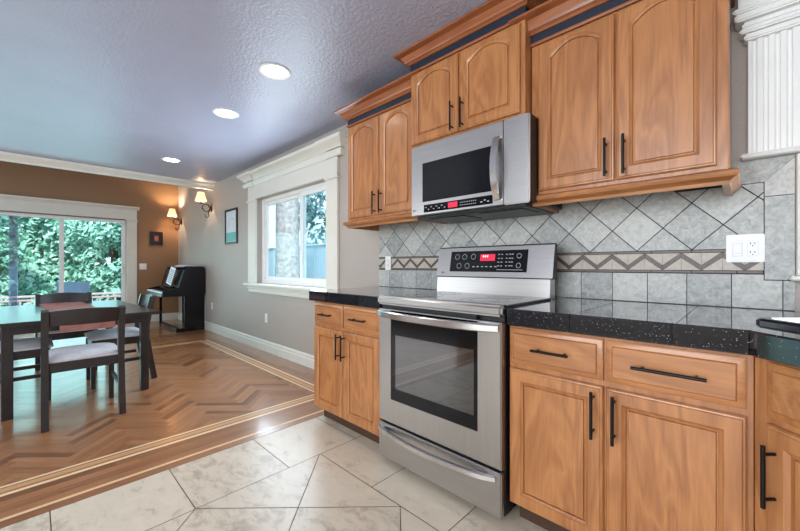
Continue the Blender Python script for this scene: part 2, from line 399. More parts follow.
for m_ in range(-14, 15):
    for k in range(-110, 111):
        for hv in (0, 1):
            bx_, by_ = k * W_ + m_ * L_, k * W_ - m_ * L_
            if hv == 0: x0, x1, y0, y1 = bx_, bx_ + L_, by_, by_ + W_
            else: x0, x1, y0, y1 = bx_ + L_, bx_ + L_ + W_, by_ + W_ - L_, by_ + W_
            g = .0006
            cs = [(x0 + g, y0 + g), (x1 - g, y0 + g), (x1 - g, y1 - g), (x0 + g, y1 - g)]
            ou, ov = random.random() * 20, random.random() * 20
            pl = [(x * ca - y * sa - 4.0, x * sa + y * ca - 2.2, (x if hv == 0 else y) + ou, (y if hv == 0 else x) + ov) for x, y in cs]
            if max(q[0] for q in pl) < HX0 or min(q[0] for q in pl) > BX0 or max(q[1] for q in pl) < YS or min(q[1] for q in pl) > BY0: continue
            quad(clip_rect(pl, HX0, BX0, YS, BY0), 2)
GR = .0021
def tile(poly):
    quad(poly, 1)
XR, YR = -1.79, -.925
y = -.664 + .46
while y > YS:                                           # course along the wood
    tile(clip_rect([(XT + .004, y - .46 + GR), (XR - GR, y - .46 + GR), (XR - GR, y - GR), (XT + .004, y - GR)], XT, XR, YS, 0)); y -= .46
tile([(XT + .004, -.204 + GR), (XR - GR, -.204 + GR), (XR - GR, 0), (XT + .004, 0)])
x = XR
while x < XE:                                           # course along the cabinets
    tile(clip_rect([(x + GR, YR + GR), (x + .45 - GR, YR + GR), (x + .45 - GR, YR + .45), (x + GR, YR + .45)], XR, XE, YS, 0))
    tile(clip_rect([(x + GR, YR + .45 + GR), (x + .45 - GR, YR + .45 + GR), (x + .45 - GR, 0), (x + GR, 0)], XR, XE, YS, 0)); x += .45
S2 = .6555
for i in range(-3, 12):                                 # diagonal field
    for j in range(-12, 12):
        g = GR * 1.4; s0, s1 = -2.722 + (j - 1) * S2 + g, -2.722 + j * S2 - g; d0, d1 = -.21 + (i - 1) * S2 + g, -.21 + i * S2 - g
        pl = [((s + d) / 2, (s - d) / 2) for s, d in ((s0, d0), (s1, d0), (s1, d1), (s0, d1))]
        tile(clip_rect(pl, XR + GR, XE, YS, YR - GR))
struct('floor', fl, ['grout_brown', 'slab', 'plank', 'inlay', 'inlay_tan'], 'herringbone wood floor with pale inlay meeting beige stone tile', smooth=0, fix=False)

ce = MB(); ce.box(XB, XE + .1, YS - .1, .1, CZ, CZ + .12); ce.box(XF - .1, XB, YS - .1, .1, 3.02, 3.14); ce.box(XB, XB + .06, YS - .1, .1, CZ + .12, 3.02)
struct('ceiling', ce, 'ceiling', smooth=0)
tr = MB(); tr.sweep([(0, 2.352), (.03, 2.352), (.035, 2.372), (.055, 2.392), (.085, 2.418), (.09, 2.448), (0, 2.448)], [(XB, 0), (XB, YS)][::-1])
struct('trim_1', tr, 'white', 'white crown strip along the ceiling edge above the far room', smooth=20)

def wall_with_holes(axis, fixed0, fixed1, a0, a1, z0, z1, holes):
    mb = MB(); A = sorted({a0, a1, *[h[0] for h in holes], *[h[1] for h in holes]}); Z = sorted({z0, z1, *[h[2] for h in holes], *[h[3] for h in holes]})
    for i in range(len(A) - 1):
        for j in range(len(Z) - 1):
            ma, mz = (A[i] + A[i + 1]) / 2, (Z[j] + Z[j + 1]) / 2
            if any(h[0] < ma < h[1] and h[2] < mz < h[3] for h in holes): continue
            if axis == 'x': mb.box(A[i], A[i + 1], fixed0, fixed1, Z[j], Z[j + 1])
            else: mb.box(fixed0, fixed1, A[i], A[i + 1], Z[j], Z[j + 1])
    return mb
W1 = (-4.70, -3.06, .865, 1.985)       # dining window opening
W2 = (.22, 1.16, 1.075, 1.60)          # sink window opening
D1 = (-4.20, -.86, 0.0, 1.955)          # patio door opening (y range)
struct('wall_right', wall_with_holes('x', 0, .14, XF, XE + .14, -.1, 3.02, [W1, W2]), 'wall', smooth=0)
struct('wall_far', wall_with_holes('y', XF - .14, XF, YS, 0, -.1, 3.02, [D1]), 'wall_brown', smooth=0)
struct('wall_back', wall_with_holes('x', YS - .14, YS, XF - .14, XE + .14, -.1, 3.02, []), 'wall', smooth=0)
struct('wall_near', wall_with_holes('y', XE, XE + .14, YS, 0, -.1, 3.02, []), 'wall', smooth=0)
bprof = [(0, 0), (.018, 0), (.018, .09), (.012, .1), (.016, .118), (.008, .135), (0, .138)]
bb = MB(); bb.sweep(bprof, [(XF + .001, 0), (-2.262, 0)]); struct('baseboard_right', bb, 'white', smooth=25)
bb = MB(); bb.sweep(bprof, [(XF, -.69), (XF, -.02)]); bb.sweep(bprof, [(XF, YS), (XF, -4.38)]); struct('baseboard_far', bb, 'white', smooth=25)

# dining window (vinyl slider, set back in the wall) with tall casing
def casing_crown(mb, x0, x1, z0):
    path = [(x0, 0), (x0, -.02), (x1, -.02), (x1, 0)]
    mb.sweep([(0, z0), (.012, z0), (.022, z0 + .014), (.03, z0 + .045), (0, z0 + .045)], path)
    z = z0 + .045
    mb.sweep([(0, z), (.004, z), (.004, z + .036), (0, z + .036)], path); z += .036
    cp = lambda o_, h: [(0, z), (.012 + o_, z), (.02 + o_, z + .016), (.04 + o_, z + .034), (.062 + o_, z + .054), (.082 + o_, z + .066), (.085 + o_, z + h), (0, z + h)]
    mb.sweep(cp(0, .094), path)
    for a in ((x0, x0 + .22), (x1 - .22, x1)):
        mb.sweep(cp(.014, .0955), [(a[0], 0), (a[0], -.02), (a[1], -.02), (a[1], 0)])
        mb.sweep([(0, z0 + .001), (.022, z0 + .001), (.034, z0 + .016), (.042, z0 + .046), (0, z0 + .046)], [(a[0], 0), (a[0], -.02), (a[1], -.02), (a[1], 0)])
wn = thing('window_1', 'white sliding dining window with crown headed casing', 'window', (-3.88, 0, .865)); wn['kind'] = 'structure'; del wn['category']
c = MB()
c.box(-4.93, -4.70, -.03, -.001, .865, 2.0, .004); c.box(-3.06, -2.87, -.03, -.001, .865, 2.0, .004)
for a in (-4.93, -3.06): c.box(a - .015, a + (.245 if a < -4 else .205), -.045, -.001, 1.955, 1.985, .006)
c.box(-4.93, -2.87, -.032, -.001, 1.986, 2.165, .003)
casing_crown(c, -5.0, -2.81, 2.166)
obj('casing', c, 'white', wn, 25)
c = MB(); c.box(-5.0, -2.80, -.075, .02, .832, .864, .008, seg=2); c.box(-4.93, -2.87, -.025, -.001, .74, .831, .006); c.box(-4.95, -2.85, -.035, -.001, .79, .815, .006)
obj('sill', c, 'white', wn, 25)
c = MB(); X0, X1, Z0, Z1 = W1
for b in ((X0, X0 + .045, Z0, Z1), (X1 - .045, X1, Z0, Z1), (X0 + .045, X1 - .045, Z0, Z0 + .04), (X0 + .045, X1 - .045, Z1 - .045, Z1)): c.box(b[0], b[1], .06, .13, b[2], b[3], .003)
obj('jamb_frame', c, 'white_cool', wn, 25)
for nm, a0, a1, yy in (('fixed_sash', -4.655, -3.66, .10), ('sliding_sash', -3.72, -3.105, .072)):
    c = MB()
    for b in ((a0, a0 + .055, Z0 + .04, Z1 - .045), (a1 - .055, a1, Z0 + .04, Z1 - .045), (a0 + .055, a1 - .055, Z0 + .04, Z0 + .09), (a0 + .055, a1 - .055, Z1 - .09, Z1 - .045)): c.box(b[0], b[1], yy - .013, yy + .013, b[2], b[3], .003)
    s = obj(nm, c, 'white_cool', wn, 25)
    c = MB(); c.box(a0 + .055, a1 - .055, yy - .002, yy + .002, Z0 + .09, Z1 - .09); obj('pane', c, 'glass', s, 0)

# patio door on the far wall
dr = thing('door_1', 'sliding glass patio door with white casing on the brown wall', 'door', (XF, -2.53, 0)); dr['kind'] = 'structure'; del dr['category']
c = MB(); xo = XF
c.box(xo + .001, xo + .035, -.86, -.70, 0, 1.955, .004); c.box(xo + .001, xo + .035, -4.36, -4.20, 0, 1.955, .004)
c.box(xo + .001, xo + .05, -.875, -.685, 1.935, 1.965, .005)
c.box(xo + .001, xo + .032, -4.36, -.70, 1.966, 2.15, .003)
c.sweep([(0, 2.151), (.04, 2.151), (.06, 2.175), (.09, 2.185), (.09, 2.21), (0, 2.21)], [(xo, -4.40), (xo, -.665)])
obj('casing', c, 'white', dr, 25)
c = MB()
c.box(xo - .10, xo - .02, -.885, -.862, .02, 1.95, .003); c.box(xo - .10, xo - .02, -4.198, -4.17, .02, 1.95, .003); c.box(xo - .10, xo - .02, -4.17, -.885, 1.925, 1.95, .003); c.box(xo - .10, xo - .02, -4.198, -.862, 0.0, .02)
obj('door_frame', c, 'white_cool', dr, 25)
for i, (y0, y1, dx, sl, sr) in enumerate(((-1.775, -.887, -.045, .06, .04), (-2.70, -1.715, -.08, .06, .06), (-4.165, -2.65, -.045, .06, .06))):
    c = MB()
    for b in ((y0, y0 + sl, .02, 1.923), (y1 - sr, y1, .02, 1.923), (y0 + sl, y1 - sr, .02, .10), (y0 + sl, y1 - sr, 1.893, 1.923)): c.box(xo + dx - .016, xo + dx + .016, b[0], b[1], b[2], b[3], .003)
    if i == 0: c.box(xo + dx + .016, xo + dx + .04, -.92, -.90, .95, 1.1, .006)
    s = obj('sliding_panel', c, 'white_cool', dr, 25)
    c = MB(); c.box(xo + dx - .003, xo + dx + .003, y0 + sl, y1 - sr, .10, 1.893); obj('pane', c, 'glass', s, 0)
bl = thing('vertical_blind', 'sheer blue white vertical blind gathered at left of patio door', 'blind', (XF + .07, -2.4, 1.90))
c = MB(); c.box(XF + .04, XF + .10, -4.15, -.90, 1.885, 1.92, .003); obj('head_rail', c, 'white_cool', bl, 25)
for i in range(9):
    c = MB(); yy = -2.262 - i * .011
    pts = [(XF + .035 + .012 * k, yy + .006 * math.sin(k / 5 * math.pi)) for k in range(6)]
    c.prism(pts + [(x_, y_ - .0015) for x_, y_ in pts[::-1]], .06, 1.885); obj('slat', c, 'blind', bl, 60)

# sink corner window with fluted casing
wn = thing('window_2', 'white window beside the sink with fluted head casing', 'window', (.69, 0, 1.075)); wn['kind'] = 'structure'; del wn['category']
c = MB(); c.box(.135, .219, -.028, -.001, 1.06, 1.538, .004); c.box(1.161, 1.25, -.028, -.001, 1.06, 1.538, .004); obj('casing', c, 'white', wn, 25)
c = MB(); c.box(.115, 1.27, -.06, .06, 1.04, 1.059, .006); obj('sill', c, 'white', wn, 25)
c = MB(); X0, X1, Z0, Z1 = W2
for b in ((X0, X0 + .05, Z0, Z1), (X1 - .05, X1, Z0, Z1), (X0 + .05, X1 - .05, Z0, Z0 + .05), (X0 + .05, X1 - .05, Z1 - .05, Z1), (.66, .72, Z0 + .05, Z1 - .05)): c.box(b[0], b[1], .05, .12, b[2], b[3], .003)
obj('jamb_frame', c, 'white_cool', wn, 25)
c = MB(); c.box(X0 + .05, .66, .085, .09, Z0 + .05, Z1 - .05); c.box(.72, X1 - .05, .085, .09, Z0 + .05, Z1 - .05); obj('pane', c, 'glass', wn, 0)
fc = thing('trim_2', 'white fluted pilaster head with stepped capital above the sink window', 'trim', (.07, 0, 1.54)); fc['kind'] = 'structure'; del fc['category']
c = MB(); pts = [(0.0, -.002), (0.0, -.05)]
x = .010
for i in range(4):
    for k in range(9):
        a = math.pi * k / 8; pts.append((x + .0085 - .0085 * math.cos(a), -.05 + .013 * math.sin(a)))
    x += .0325
pts += [(.145, -.05), (.145, -.002)]
c.prism(pts, 1.556, 2.02); obj('fluted_shaft', c, 'white_cool', fc, 40)
c = MB(); c.box(.146, 1.26, -.035, -.002, 1.556, 2.02, .002); obj('head_board', c, 'white_cool', fc, 25)
c = MB(); c.sweep([(0, 1.539), (.015, 1.539), (.022, 1.547), (.015, 1.5555), (0, 1.5555)], [(-.001, -.002), (-.001, -.052), (1.28, -.052), (1.28, -.002)][::1]); c.box(-.001, 1.28, -.052, -.002, 1.5395, 1.555)
obj('ledge', c, 'white_cool', fc, 40)
c = MB(); z = 2.021
for (h, o_) in ((.026, .012), (.02, .026), (.026, .018), (.03, .04), (.02, .046), (.10, .03)):
    c.box(-o_, 1.28, -.052 - o_, -.002, z, z + h, .006, seg=2); z += h + .0005
c.sweep([(0, z), (.03, z), (.05, z + .04), (.10, z + .08), (.12, z + .12), (.12, CZ - .003), (0, CZ - .003)], [(0.0, -.002), (0.0, -.05), (1.28, -.05), (1.28, -.002)])
obj('capital', c, 'white_cool', fc, 30)

# ------------------------------------------------------------------ kitchen cabinets
def door_mb(x0, x1, z0, z1, yb, arch=0, stile=.058, th=.02, raised=False, mat=None, bot=None):
    """frame-and-panel door facing -y; outer ring, inner opening ring, sunk groove, raised field"""
    mb = MB(); K = 15; bot = bot or stile
    def inner(d):
        a0, a1, c0, c1 = x0 + stile + d, x1 - stile - d, z0 + bot + d, z1 - (.034 if arch else stile) - arch - d
        top = [(a1 + (a0 - a1) * k / (K - 1), c1 + arch * (1 - (2 * k / (K - 1) - 1) ** 2) if arch else c1) for k in range(K)]
        return [(a0, c0), (a1, c0)] + top
    def outer(d):
        a0, a1, c0, c1 = x0 + d, x1 - d, z0 + d, z1 - d
        return [(a0, c0), (a1, c0)] + [(a1 + (a0 - a1) * k / (K - 1), c1) for k in range(K)]
    P = lambda pl, y_: [Vector((a, y_, b)) for a, b in pl]
    f = yb - th
    rg = [P(outer(0), yb), P(outer(0), f + .009), P(outer(.004), f + .004), P(outer(.008), f + .003), P(outer(.011), f), P(inner(-.010), f), P(inner(-.007), f + .0035), P(inner(.001), f + .008), P(inner(.003), f + .016), P(inner(.0065), f + .016), P(inner(.009), f + .0095)]
    if raised: rg += [P(inner(.034), f + .003), P(inner(.036), f + .003)]
    mb.rings(rg)
    if mat: mb.v = [tuple(mat @ Vector(v)) for v in mb.v]
    return mb
def bar_handle(p0, p1, out, r=.0055, stand=.032):
    """round bar between p0 and p1 standing off along out, two posts"""
    mb = MB(); p0, p1, out = Vector(p0), Vector(p1), Vector(out).normalized(); d = (p1 - p0).normalized()
    mb.tube([p0 + out * stand, p0 + out * stand + d * .001, p1 + out * stand - d * .001, p1 + out * stand], r, 10)
    for t in (.14, .86):
        q = p0.lerp(p1, t); mb.tube([q, q + out * .004, q + out * stand], r * .8, 8)
    return mb
def crown_prof(z, h, o_): return [(0, z), (.012, z), (.02, z + h * .12), (.03, z + h * .2), (.036, z + h * .42), (o_ * .62, z + h * .7), (o_ * .9, z + h * .8), (o_, z + h * .86), (o_, z + h), (0, z + h)]
def wall_cabinet(label, x0, x1, yf, zb, zt, doors, hz, rail, band_z, crown_h, crown_o, arch=.05, ends=True):
    t = thing('wall_cabinet', label, 'wall cabinet', ((x0 + x1) / 2, yf / 2, zb))
    c = MB(); c.box(x0, x1, yf, -.002, zb, zt, .002); obj('carcass', c, 'maple_v', t, 25)
    c = MB(); c.sweep([(0, zt + .001), (.008, zt + .001), (.012, zt + .008), (.008, zt + .016), (0, zt + .016)], [(x0, -.002), (x0, yf), (x1, yf), (x1, -.002)]); obj('bead_moulding', c, 'maple_crown', t, 30)
    c = MB(); c.box(x0 - .003, x1 + .003, yf - .004, -.002, zt + .0165, band_z, .001); obj('dark_inset_band', c, 'rope_band', t, 25)['label'] = 'dark navy inset band'
    c = MB(); c.sweep(crown_prof(band_z + .0005, crown_h, crown_o), [(x0, -.002), (x0, yf), (x1, yf), (x1, -.002)]); obj('crown_moulding', c, 'maple_crown', t, 30)
    for (a0, a1, hx, dz1) in doors:
        d = obj('door', door_mb(a0, a1, zb + .018, dz1, yf - .0005, arch), 'maple_v', t, 30)
        obj('handle', bar_handle((hx, yf - .0205, hz), (hx, yf - .0205, hz + .165), (0, -1, 0)), 'black_metal', d, 40)['label'] = 'black bar handle'
    if rail:
        c = MB(); zr = rail
        c.sweep([(-.018, zr + .004), (.004, zr + .002), (.007, zr + .014), (.016, zr + .022), (.027, zr + .028), (.031, zr + .036), (.029, zr + .048), (.014, zb - .001), (-.018, zb - .001)], [(x0, -.012), (x0, yf), (x1, yf), (x1, -.012)])
        obj('light_rail', c, 'maple_h', t, 30)
    return t
YU = -.33
wall_cabinet('wall cabinet nearest the dining window, left of the microwave', -2.30, -1.560, YU, 1.452, 2.203, [(-2.285, -1.925, -1.955, 2.192), (-1.918, -1.575, -1.885, 2.192)], 1.475, 1.395, 2.257, .075, .085)
wall_cabinet('taller protruding wall cabinet mounted above the microwave', -1.556, -.792, -.395, 1.845, 2.325, [(-1.545, -1.183, -1.214, 2.312), (-1.177, -.815, -1.145, 2.312)], 1.868, None, 2.385, .062, .085)
wall_cabinet('wide wall cabinet right of the microwave with large grained doors', -.788, -.052, YU, 1.452, 2.205, [(-.748, -.415, -.444, 2.194), (-.408, -.083, -.375, 2.194)], 1.485, 1.395, 2.26, .08, .085)

YB = -.68
def base_cabinet(label, x0, x1, drawers, doors, handles):
    t = thing('base_cabinet', label, 'base cabinet', ((x0 + x1) / 2, YB / 2, 0))
    c = MB(); c.box(x0, x1, YB, -.012, .10, .848, .002); obj('carcass', c, 'maple_v', t, 25)
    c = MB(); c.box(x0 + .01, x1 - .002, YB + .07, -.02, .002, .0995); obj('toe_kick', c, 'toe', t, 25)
    for a0, a1, hl in drawers:
        mb = MB(); f = YB - .0005
        P = lambda d, y_: [Vector((a0 + d, y_, .692 + d)), Vector((a1 - d, y_, .692 + d)), Vector((a1 - d, y_, .838 - d)), Vector((a0 + d, y_, .838 - d))]
        mb.rings([P(0, f), P(0, f - .01), P(.006, f - .013), P(.018, f - .015), P(.022, f - .02), P(.024, f - .02)])
        d = obj('drawer', mb, 'maple_h', t, 30); xc = (a0 + a1) / 2
        obj('handle', bar_handle((xc - hl / 2, f - .02, .765), (xc + hl / 2, f - .02, .765), (0, -1, 0)), 'black_metal', d, 40)['label'] = 'black bar handle'
    for (a0, a1), hx in zip(doors, handles):
        d = obj('door', door_mb(a0, a1, .105, .672, YB - .0005, 0), 'maple_v', t, 30)
        obj('handle', bar_handle((hx, YB - .0205, .49), (hx, YB - .0205, .655), (0, -1, 0)), 'black_metal', d, 40)['label'] = 'black bar handle'
    return t
base_cabinet('honey wood base cabinet between the dining area and the range', -2.234, -1.512, [(-2.222, -1.888, .13), (-1.880, -1.53, .14)], [(-2.222, -1.887, ), (-1.881, -1.53)], [-1.912, -1.857])
base_cabinet('honey wood base cabinet right of the range with two drawers', -.728, .012, [(-.722, -.368, .14), (-.358, -.004, .19)], [(-.722, -.367), (-.358, -.002)], [-.396, -.33])
# diagonal corner cabinet under the sink
cb = thing('base_cabinet', 'diagonal corner base cabinet under the sink at far right', 'base cabinet', (.7, -.6, 0))
c = MB(); c.prism([(.0135, -.012), (.0135, -.675), (.030, YB - .003), (.63, -1.283), (1.318, -1.283), (1.318, -.012)], .10, .8475); obj('carcass', c, 'maple_v', cb, 25)
c = MB(); c.prism([(.10, -.02), (.10, -.66), (.68, -1.24), (1.31, -1.24), (1.31, -.02)], .002, .0995); obj('toe_kick', c, 'toe', cb, 25)
DG = Matrix.Translation((.030, YB - .003, 0)) @ Matrix.Rotation(R(-45), 4, 'Z')
mb = MB(); a0, a1, f = .022, .80, -.001
P = lambda d, y_: [DG @ Vector((a0 + d, y_, .692 + d)), DG @ Vector((a1 - d, y_, .692 + d)), DG @ Vector((a1 - d, y_, .838 - d)), DG @ Vector((a0 + d, y_, .838 - d))]
mb.rings([P(0, f), P(0, f - .01), P(.006, f - .013), P(.018, f - .015), P(.022, f - .02), P(.024, f - .02)])
obj('false_drawer_front', mb, 'maple_h', cb, 30)
for a0, a1, hx in ((.022, .408, .05), (.414, .80, .77)):
    d = obj('door', door_mb(a0, a1, .105, .672, -.001, 0, mat=DG), 'maple_v', cb, 30)
    n_ = DG.to_3x3() @ Vector((0, -1, 0))
    obj('handle', bar_handle(DG @ Vector((hx, -.021, .46)), DG @ Vector((hx, -.021, .625)), n_), 'black_metal', d, 40)['label'] = 'black bar handle'

# ------------------------------------------------------------------ countertops (granite tiles on a setting bed)
def countertop(label, outline, edge_path, cat_loc, pit=.305, ox=0):
    t = thing('countertop', label, 'countertop', cat_loc)
    c = MB(); c.prism(outline, .8495, .9185); obj('setting_bed', c, 'grout_dark', t, 0)
    c = MB(); xs = [q[0] for q in outline]; ys = [q[1] for q in outline]
    i0 = int((min(xs) - ox) / pit) - 2
    for i in range(i0, i0 + 16):
        for j in range(0, 6):
            x0, x1 = ox + i * pit + .001, ox + (i + 1) * pit - .001; y1, y0 = -.012 - j * pit - .001, -.012 - (j + 1) * pit + .001
            pl = [(x0, y0), (x1, y0), (x1, y1), (x0, y1)]
            n_ = len(outline)
            for k in range(n_):                          # outline is convex enough: counter-clockwise half planes
                (ax, ay), (bx, by) = outline[k], outline[(k + 1) % n_]
                if (ax, ay, bx, by) in skip: continue
                pl = clip(pl, by - ay, ax - bx, (by - ay) * ax + (ax - bx) * ay)
                if len(pl) < 3: break
            if len(pl) >= 3: c.prism(pl, .9186, .92)
    obj('granite_top', c, 'granite', t, 0)
    c = MB()
    for (x0, y0), (x1, y1) in zip(edge_path[:-1], edge_path[1:]):
        v0, v1 = Vector((x0, y0)), Vector((x1, y1)); ln = (v1 - v0).length; d = (v1 - v0) / ln; s_ = 0
        while s_ < ln - .01:
            e_ = min(ln, s_ + pit); a, b = v0 + d * (s_ + .001), v0 + d * (e_ - .001)
            c.sweep([(.0005, .85), (.012, .85), (.015, .853), (.015, .915), (.012, .92), (.0005, .92)], [(a.x, a.y), (b.x, b.y)]); s_ = e_
    obj('granite_edge', c, 'granite', t, 30)
    return t
skip = set()
countertop('black granite tile countertop left of the range', [(-2.264, -.012), (-2.264, -.696), (-1.512, -.696), (-1.512, -.012)], [(-2.264, -.013), (-2.264, -.696), (-1.512, -.696)], (-1.88, -.36, .85), ox=-2.264)
o1 = [(-.726, -.012), (-.726, -.696), (.008, -.696), (.62, -1.308), (1.318, -1.308), (1.318, -.012)]
# the outline has one reflex corner at the diagonal; its straight front edge is applied only left of it
def ct_right():
    t = thing('countertop', 'black granite tile countertop right of the range running into the sink corner', 'countertop', (.2, -.5, .85))
    c = MB(); c.prism(o1, .8495, .9185); obj('setting_bed', c, 'grout_dark', t, 0)
    c = MB(); pit = .305
    for i in range(-3, 6):
        for j in range(0, 5):
            x0, x1 = -.16 + i * pit + .001, -.16 + (i + 1) * pit - .001; y1, y0 = -.012 - j * pit - .001, -.012 - (j + 1) * pit + .001
            pl = [(x0, y0), (x1, y0), (x1, y1), (x0, y1)]
            for part in (clip_rect(pl, -.726, .008, -.696, -.012), clip(clip_rect(pl, .008, 1.318, -1.308, -.012) or [(0, 0)], -1, -1, .688)):
                if len(part) >= 3: c.prism(part, .9186, .92)
    obj('granite_top', c, 'granite', t, 0)
    c = MB()
    path = [(-.726, -.696), (-.475, -.696), (-.17, -.696), (.008, -.696), (.21, -.898), (.62, -1.308), (1.318, -1.308)]
    pr = [(.0005, .85), (.012, .85), (.015, .853), (.015, .915), (.012, .92), (.0005, .92)]
    full = MB(); full.sweep(pr, path); n_ = len(pr)
    for i in range(len(path) - 1):
        a, b = [Vector(v) for v in full.v[i * n_:(i + 1) * n_]], [Vector(v) for v in full.v[(i + 1) * n_:(i + 2) * n_]]
        dd = (Vector(path[i + 1]) - Vector(path[i])).normalized().to_3d() * .001
        c.rings([[v + dd for v in a], [v - dd for v in b]])
    obj('granite_edge', c, 'granite', t, 30)
ct_right()

# ------------------------------------------------------------------ backsplash
bs = thing('tile_backsplash', 'grey stone tile backsplash with zigzag border behind the range', 'backsplash', (-1.1, 0, .92))
BXL, BXR = -2.284, .047
c = MB(); c.box(BXL, .132, -.006, -.001, .9205, 1.452, 0); c.box(-.05, .132, -.006, -.001, 1.452, 1.5385); obj('grout_bed', c, 'grout_dark', bs, 0)
def wt(mb, poly, g=.0022, th=.010):
    if len(poly) < 3: return
    cx, cz = sum(q[0] for q in poly) / len(poly), sum(q[1] for q in poly) / len(poly)
    if abs(sum(poly[i][0] * poly[(i + 1) % len(poly)][1] - poly[(i + 1) % len(poly)][0] * poly[i][1] for i in range(len(poly)))) < 2e-5: return
    n_ = len(poly); v = [(x_, -.0065, z_) for x_, z_ in poly] + [(x_, -th, z_) for x_, z_ in poly]
    mb.add(v, [list(range(n_))[::-1], list(range(n_, 2 * n_))] + [[i, (i + 1) % n_, n_ + (i + 1) % n_, n_ + i] for i in range(n_)], 0, rt())
c = MB(); x = -.051 - .1505 * 15
while x < .1:
    a, b = max(x + .0015, BXL), min(x + .1505 - .0015, .132)
    top = 1.064 if x + .15 < .05 else 1.04
    if b > a and a < .0 < b: wt(c, [(a, .923), (b, .923), (b, 1.0385), (.0455, 1.0385), (.0455, 1.0625), (a, 1.0625)])
    elif b > a: wt(c, [(a, .923), (b, .923), (b, top - .0015), (a, top - .0015)])
    x += .1505
obj('square_tile_row', c, 'walltile', bs, 0)
c = MB(); q = .2128; h = .1064; zb0 = 1.171; g = .0022
for i in range(-10, 5):
    for j in range(-1, 6):
        cx = -.609 + i * q + (0 if j % 2 else h); cz = zb0 + j * h
        pl = clip_rect([(cx, cz - h + g * 1.4), (cx + h - g * 1.4, cz), (cx, cz + h - g * 1.4), (cx - h + g * 1.4, cz)], BXL, BXR - .0015, zb0 + .001, 1.452 if cx < -.2 else 1.4395)
        if len(pl) < 3: continue
        wt(c, pl)
        if cx > -.2: continue
obj('diagonal_tile_field', c, 'walltile', bs, 0)
c = MB()
wt(c, [(.0485, 1.0425), (.1315, 1.0425), (.1315, 1.38), (.0485, 1.38)]); wt(c, [(.0485, 1.383), (.1315, 1.383), (.1315, 1.527), (.0485, 1.4425)])
wt(c, [(-.05, 1.4425), (.0475, 1.4425), (.1315, 1.529), (.1315, 1.538), (-.05, 1.538)])
obj('frame_tiles', c, 'walltile', bs, 0)
for z0, z1 in ((1.066, 1.078), (1.158, 1.170)):
    x = BXL; c = MB()
    while x < BXR - .002:
        e = min(x + .15, BXR - .0015); c.box(x, e - .0015, -.012, -.0065, z0, z1, .0015); x = e
    obj('border_liner', c, 'liner', bs, 30)
lt, dk = MB(), MB(); z0, z1 = 1.0795, 1.1565; x = BXL; hw = .0707; up = True; bw = .024
def band_clip(pl): return clip_rect(pl, BXL, BXR - .0015, z0, z1)
zz = -.645 - 24 * hw
for i in range(0, 36):
    xa = zz + i * hw; za, zb_ = (z0 - .002, z1 - bw * .9) if i % 2 else (z1 - bw * .9, z0 - .002)
    pl = band_clip([(xa, za), (xa + hw - .001, zb_), (xa + hw - .001, zb_ + bw), (xa, za + bw)])
    wt(dk, pl, th=.0105)
    t1 = band_clip([(xa, z0), (xa + hw - .001, z0), (xa + hw - .001, zb_ - .001), (xa, za - .001)]) if True else []
    t2 = band_clip([(xa, za + bw + .001), (xa + hw - .001, zb_ + bw + .001), (xa + hw - .001, z1), (xa, z1)])
    for tt in (t1, t2): wt(lt, tt, th=.010)
obj('zigzag_mosaic', dk, 'mosaic_dark', bs, 0)['label'] = 'grey brown zigzag pieces'
obj('mosaic_filler', lt, 'mosaic_light', bs, 0)

# ------------------------------------------------------------------ kitchen range
rg = thing('kitchen_range', 'stainless steel freestanding electric range with black glass oven window', 'range', (-1.115, -.4, 0))
RX0, RX1, RF = -1.497, -.737, -.735
c = MB(); c.box(RX0, RX1, RF + .03, -.03, .035, .905, .003)
for x in (RX0 + .05, RX1 - .05):
    for y in (RF + .07, -.09): c.box(x - .02, x + .02, y - .02, y + .02, .001, .035)
obj('body', c, 'black_plastic', rg, 25)
c = MB(); c.box(RX0 - .004, RX1 + .004, RF - .012, RF + .045, .884, .932, .012, seg=3); obj('cooktop_trim', c, 'steel', rg, 30)
c = MB(); c.box(RX0, RX1, RF + .046, -.215, .906, .931, .002); ct = obj('cooktop_glass', c, 'cooktop', rg, 25)
for bx_, by_, r_ in ((-1.31, -.55, .10), (-.93, -.55, .115), (-1.31, -.34, .08), (-.93, -.34, .09)):
    c = MB()
    for rr in (r_, r_ * .62): c.lathe([(rr, .9312), (rr + .003, .9314), (rr + .003, .9312)], 40, Matrix.Translation((bx_, by_, 0)), cap=False)
    obj('burner_ring', c, 'burner', ct, 0)
c = MB()                                       # oven door with window cut out
a0, a1, b0, b1 = RX0 + .002, RX1 - .002, .238, .862; g0, g1, h0, h1 = -1.398, -.852, .37, .855
P = lambda x0, x1, z0_, z1_, y_: [Vector((x0, y_, z0_)), Vector((x1, y_, z0_)), Vector((x1, y_, z1_)), Vector((x0, y_, z1_))]
c.rings([P(a0, a1, b0, b1, RF + .029), P(a0, a1, b0, b1, RF + .006), P(a0 + .006, a1 - .006, b0 + .006, b1 - .002, RF), P(g0, g1, h0, h1, RF), P(g0, g1, h0, h1, RF + .01)], cap1=False)
dv = obj('oven_door', c, 'steel_v', rg, 25)
c = MB(); c.box(g0, g1, RF + .002, RF + .012, h0, h1); wg = obj('oven_window', c, 'black_glass', dv, 0); wg['label'] = 'dark glossy oven window'
c = MB(); c.box(g0 + .035, g1 - .02, RF + .0008, RF + .0015, h0 + .065, h1 - .13, .0003); obj('inner_window', c, 'oven_glass', dv, 0)
def bow(x0, x1, z, y0, bulge, n=14, drop=0): return [(x0 + (x1 - x0) * k / n, y0 - bulge * math.sin(math.pi * k / n) ** .6, z - drop * math.sin(math.pi * k / n)) for k in range(n + 1)]
sec = [(-.5, -1), (.5, -1), (.8, -.7), (.8, .7), (.5, 1), (-.5, 1), (-.8, .7), (-.8, -.7)]
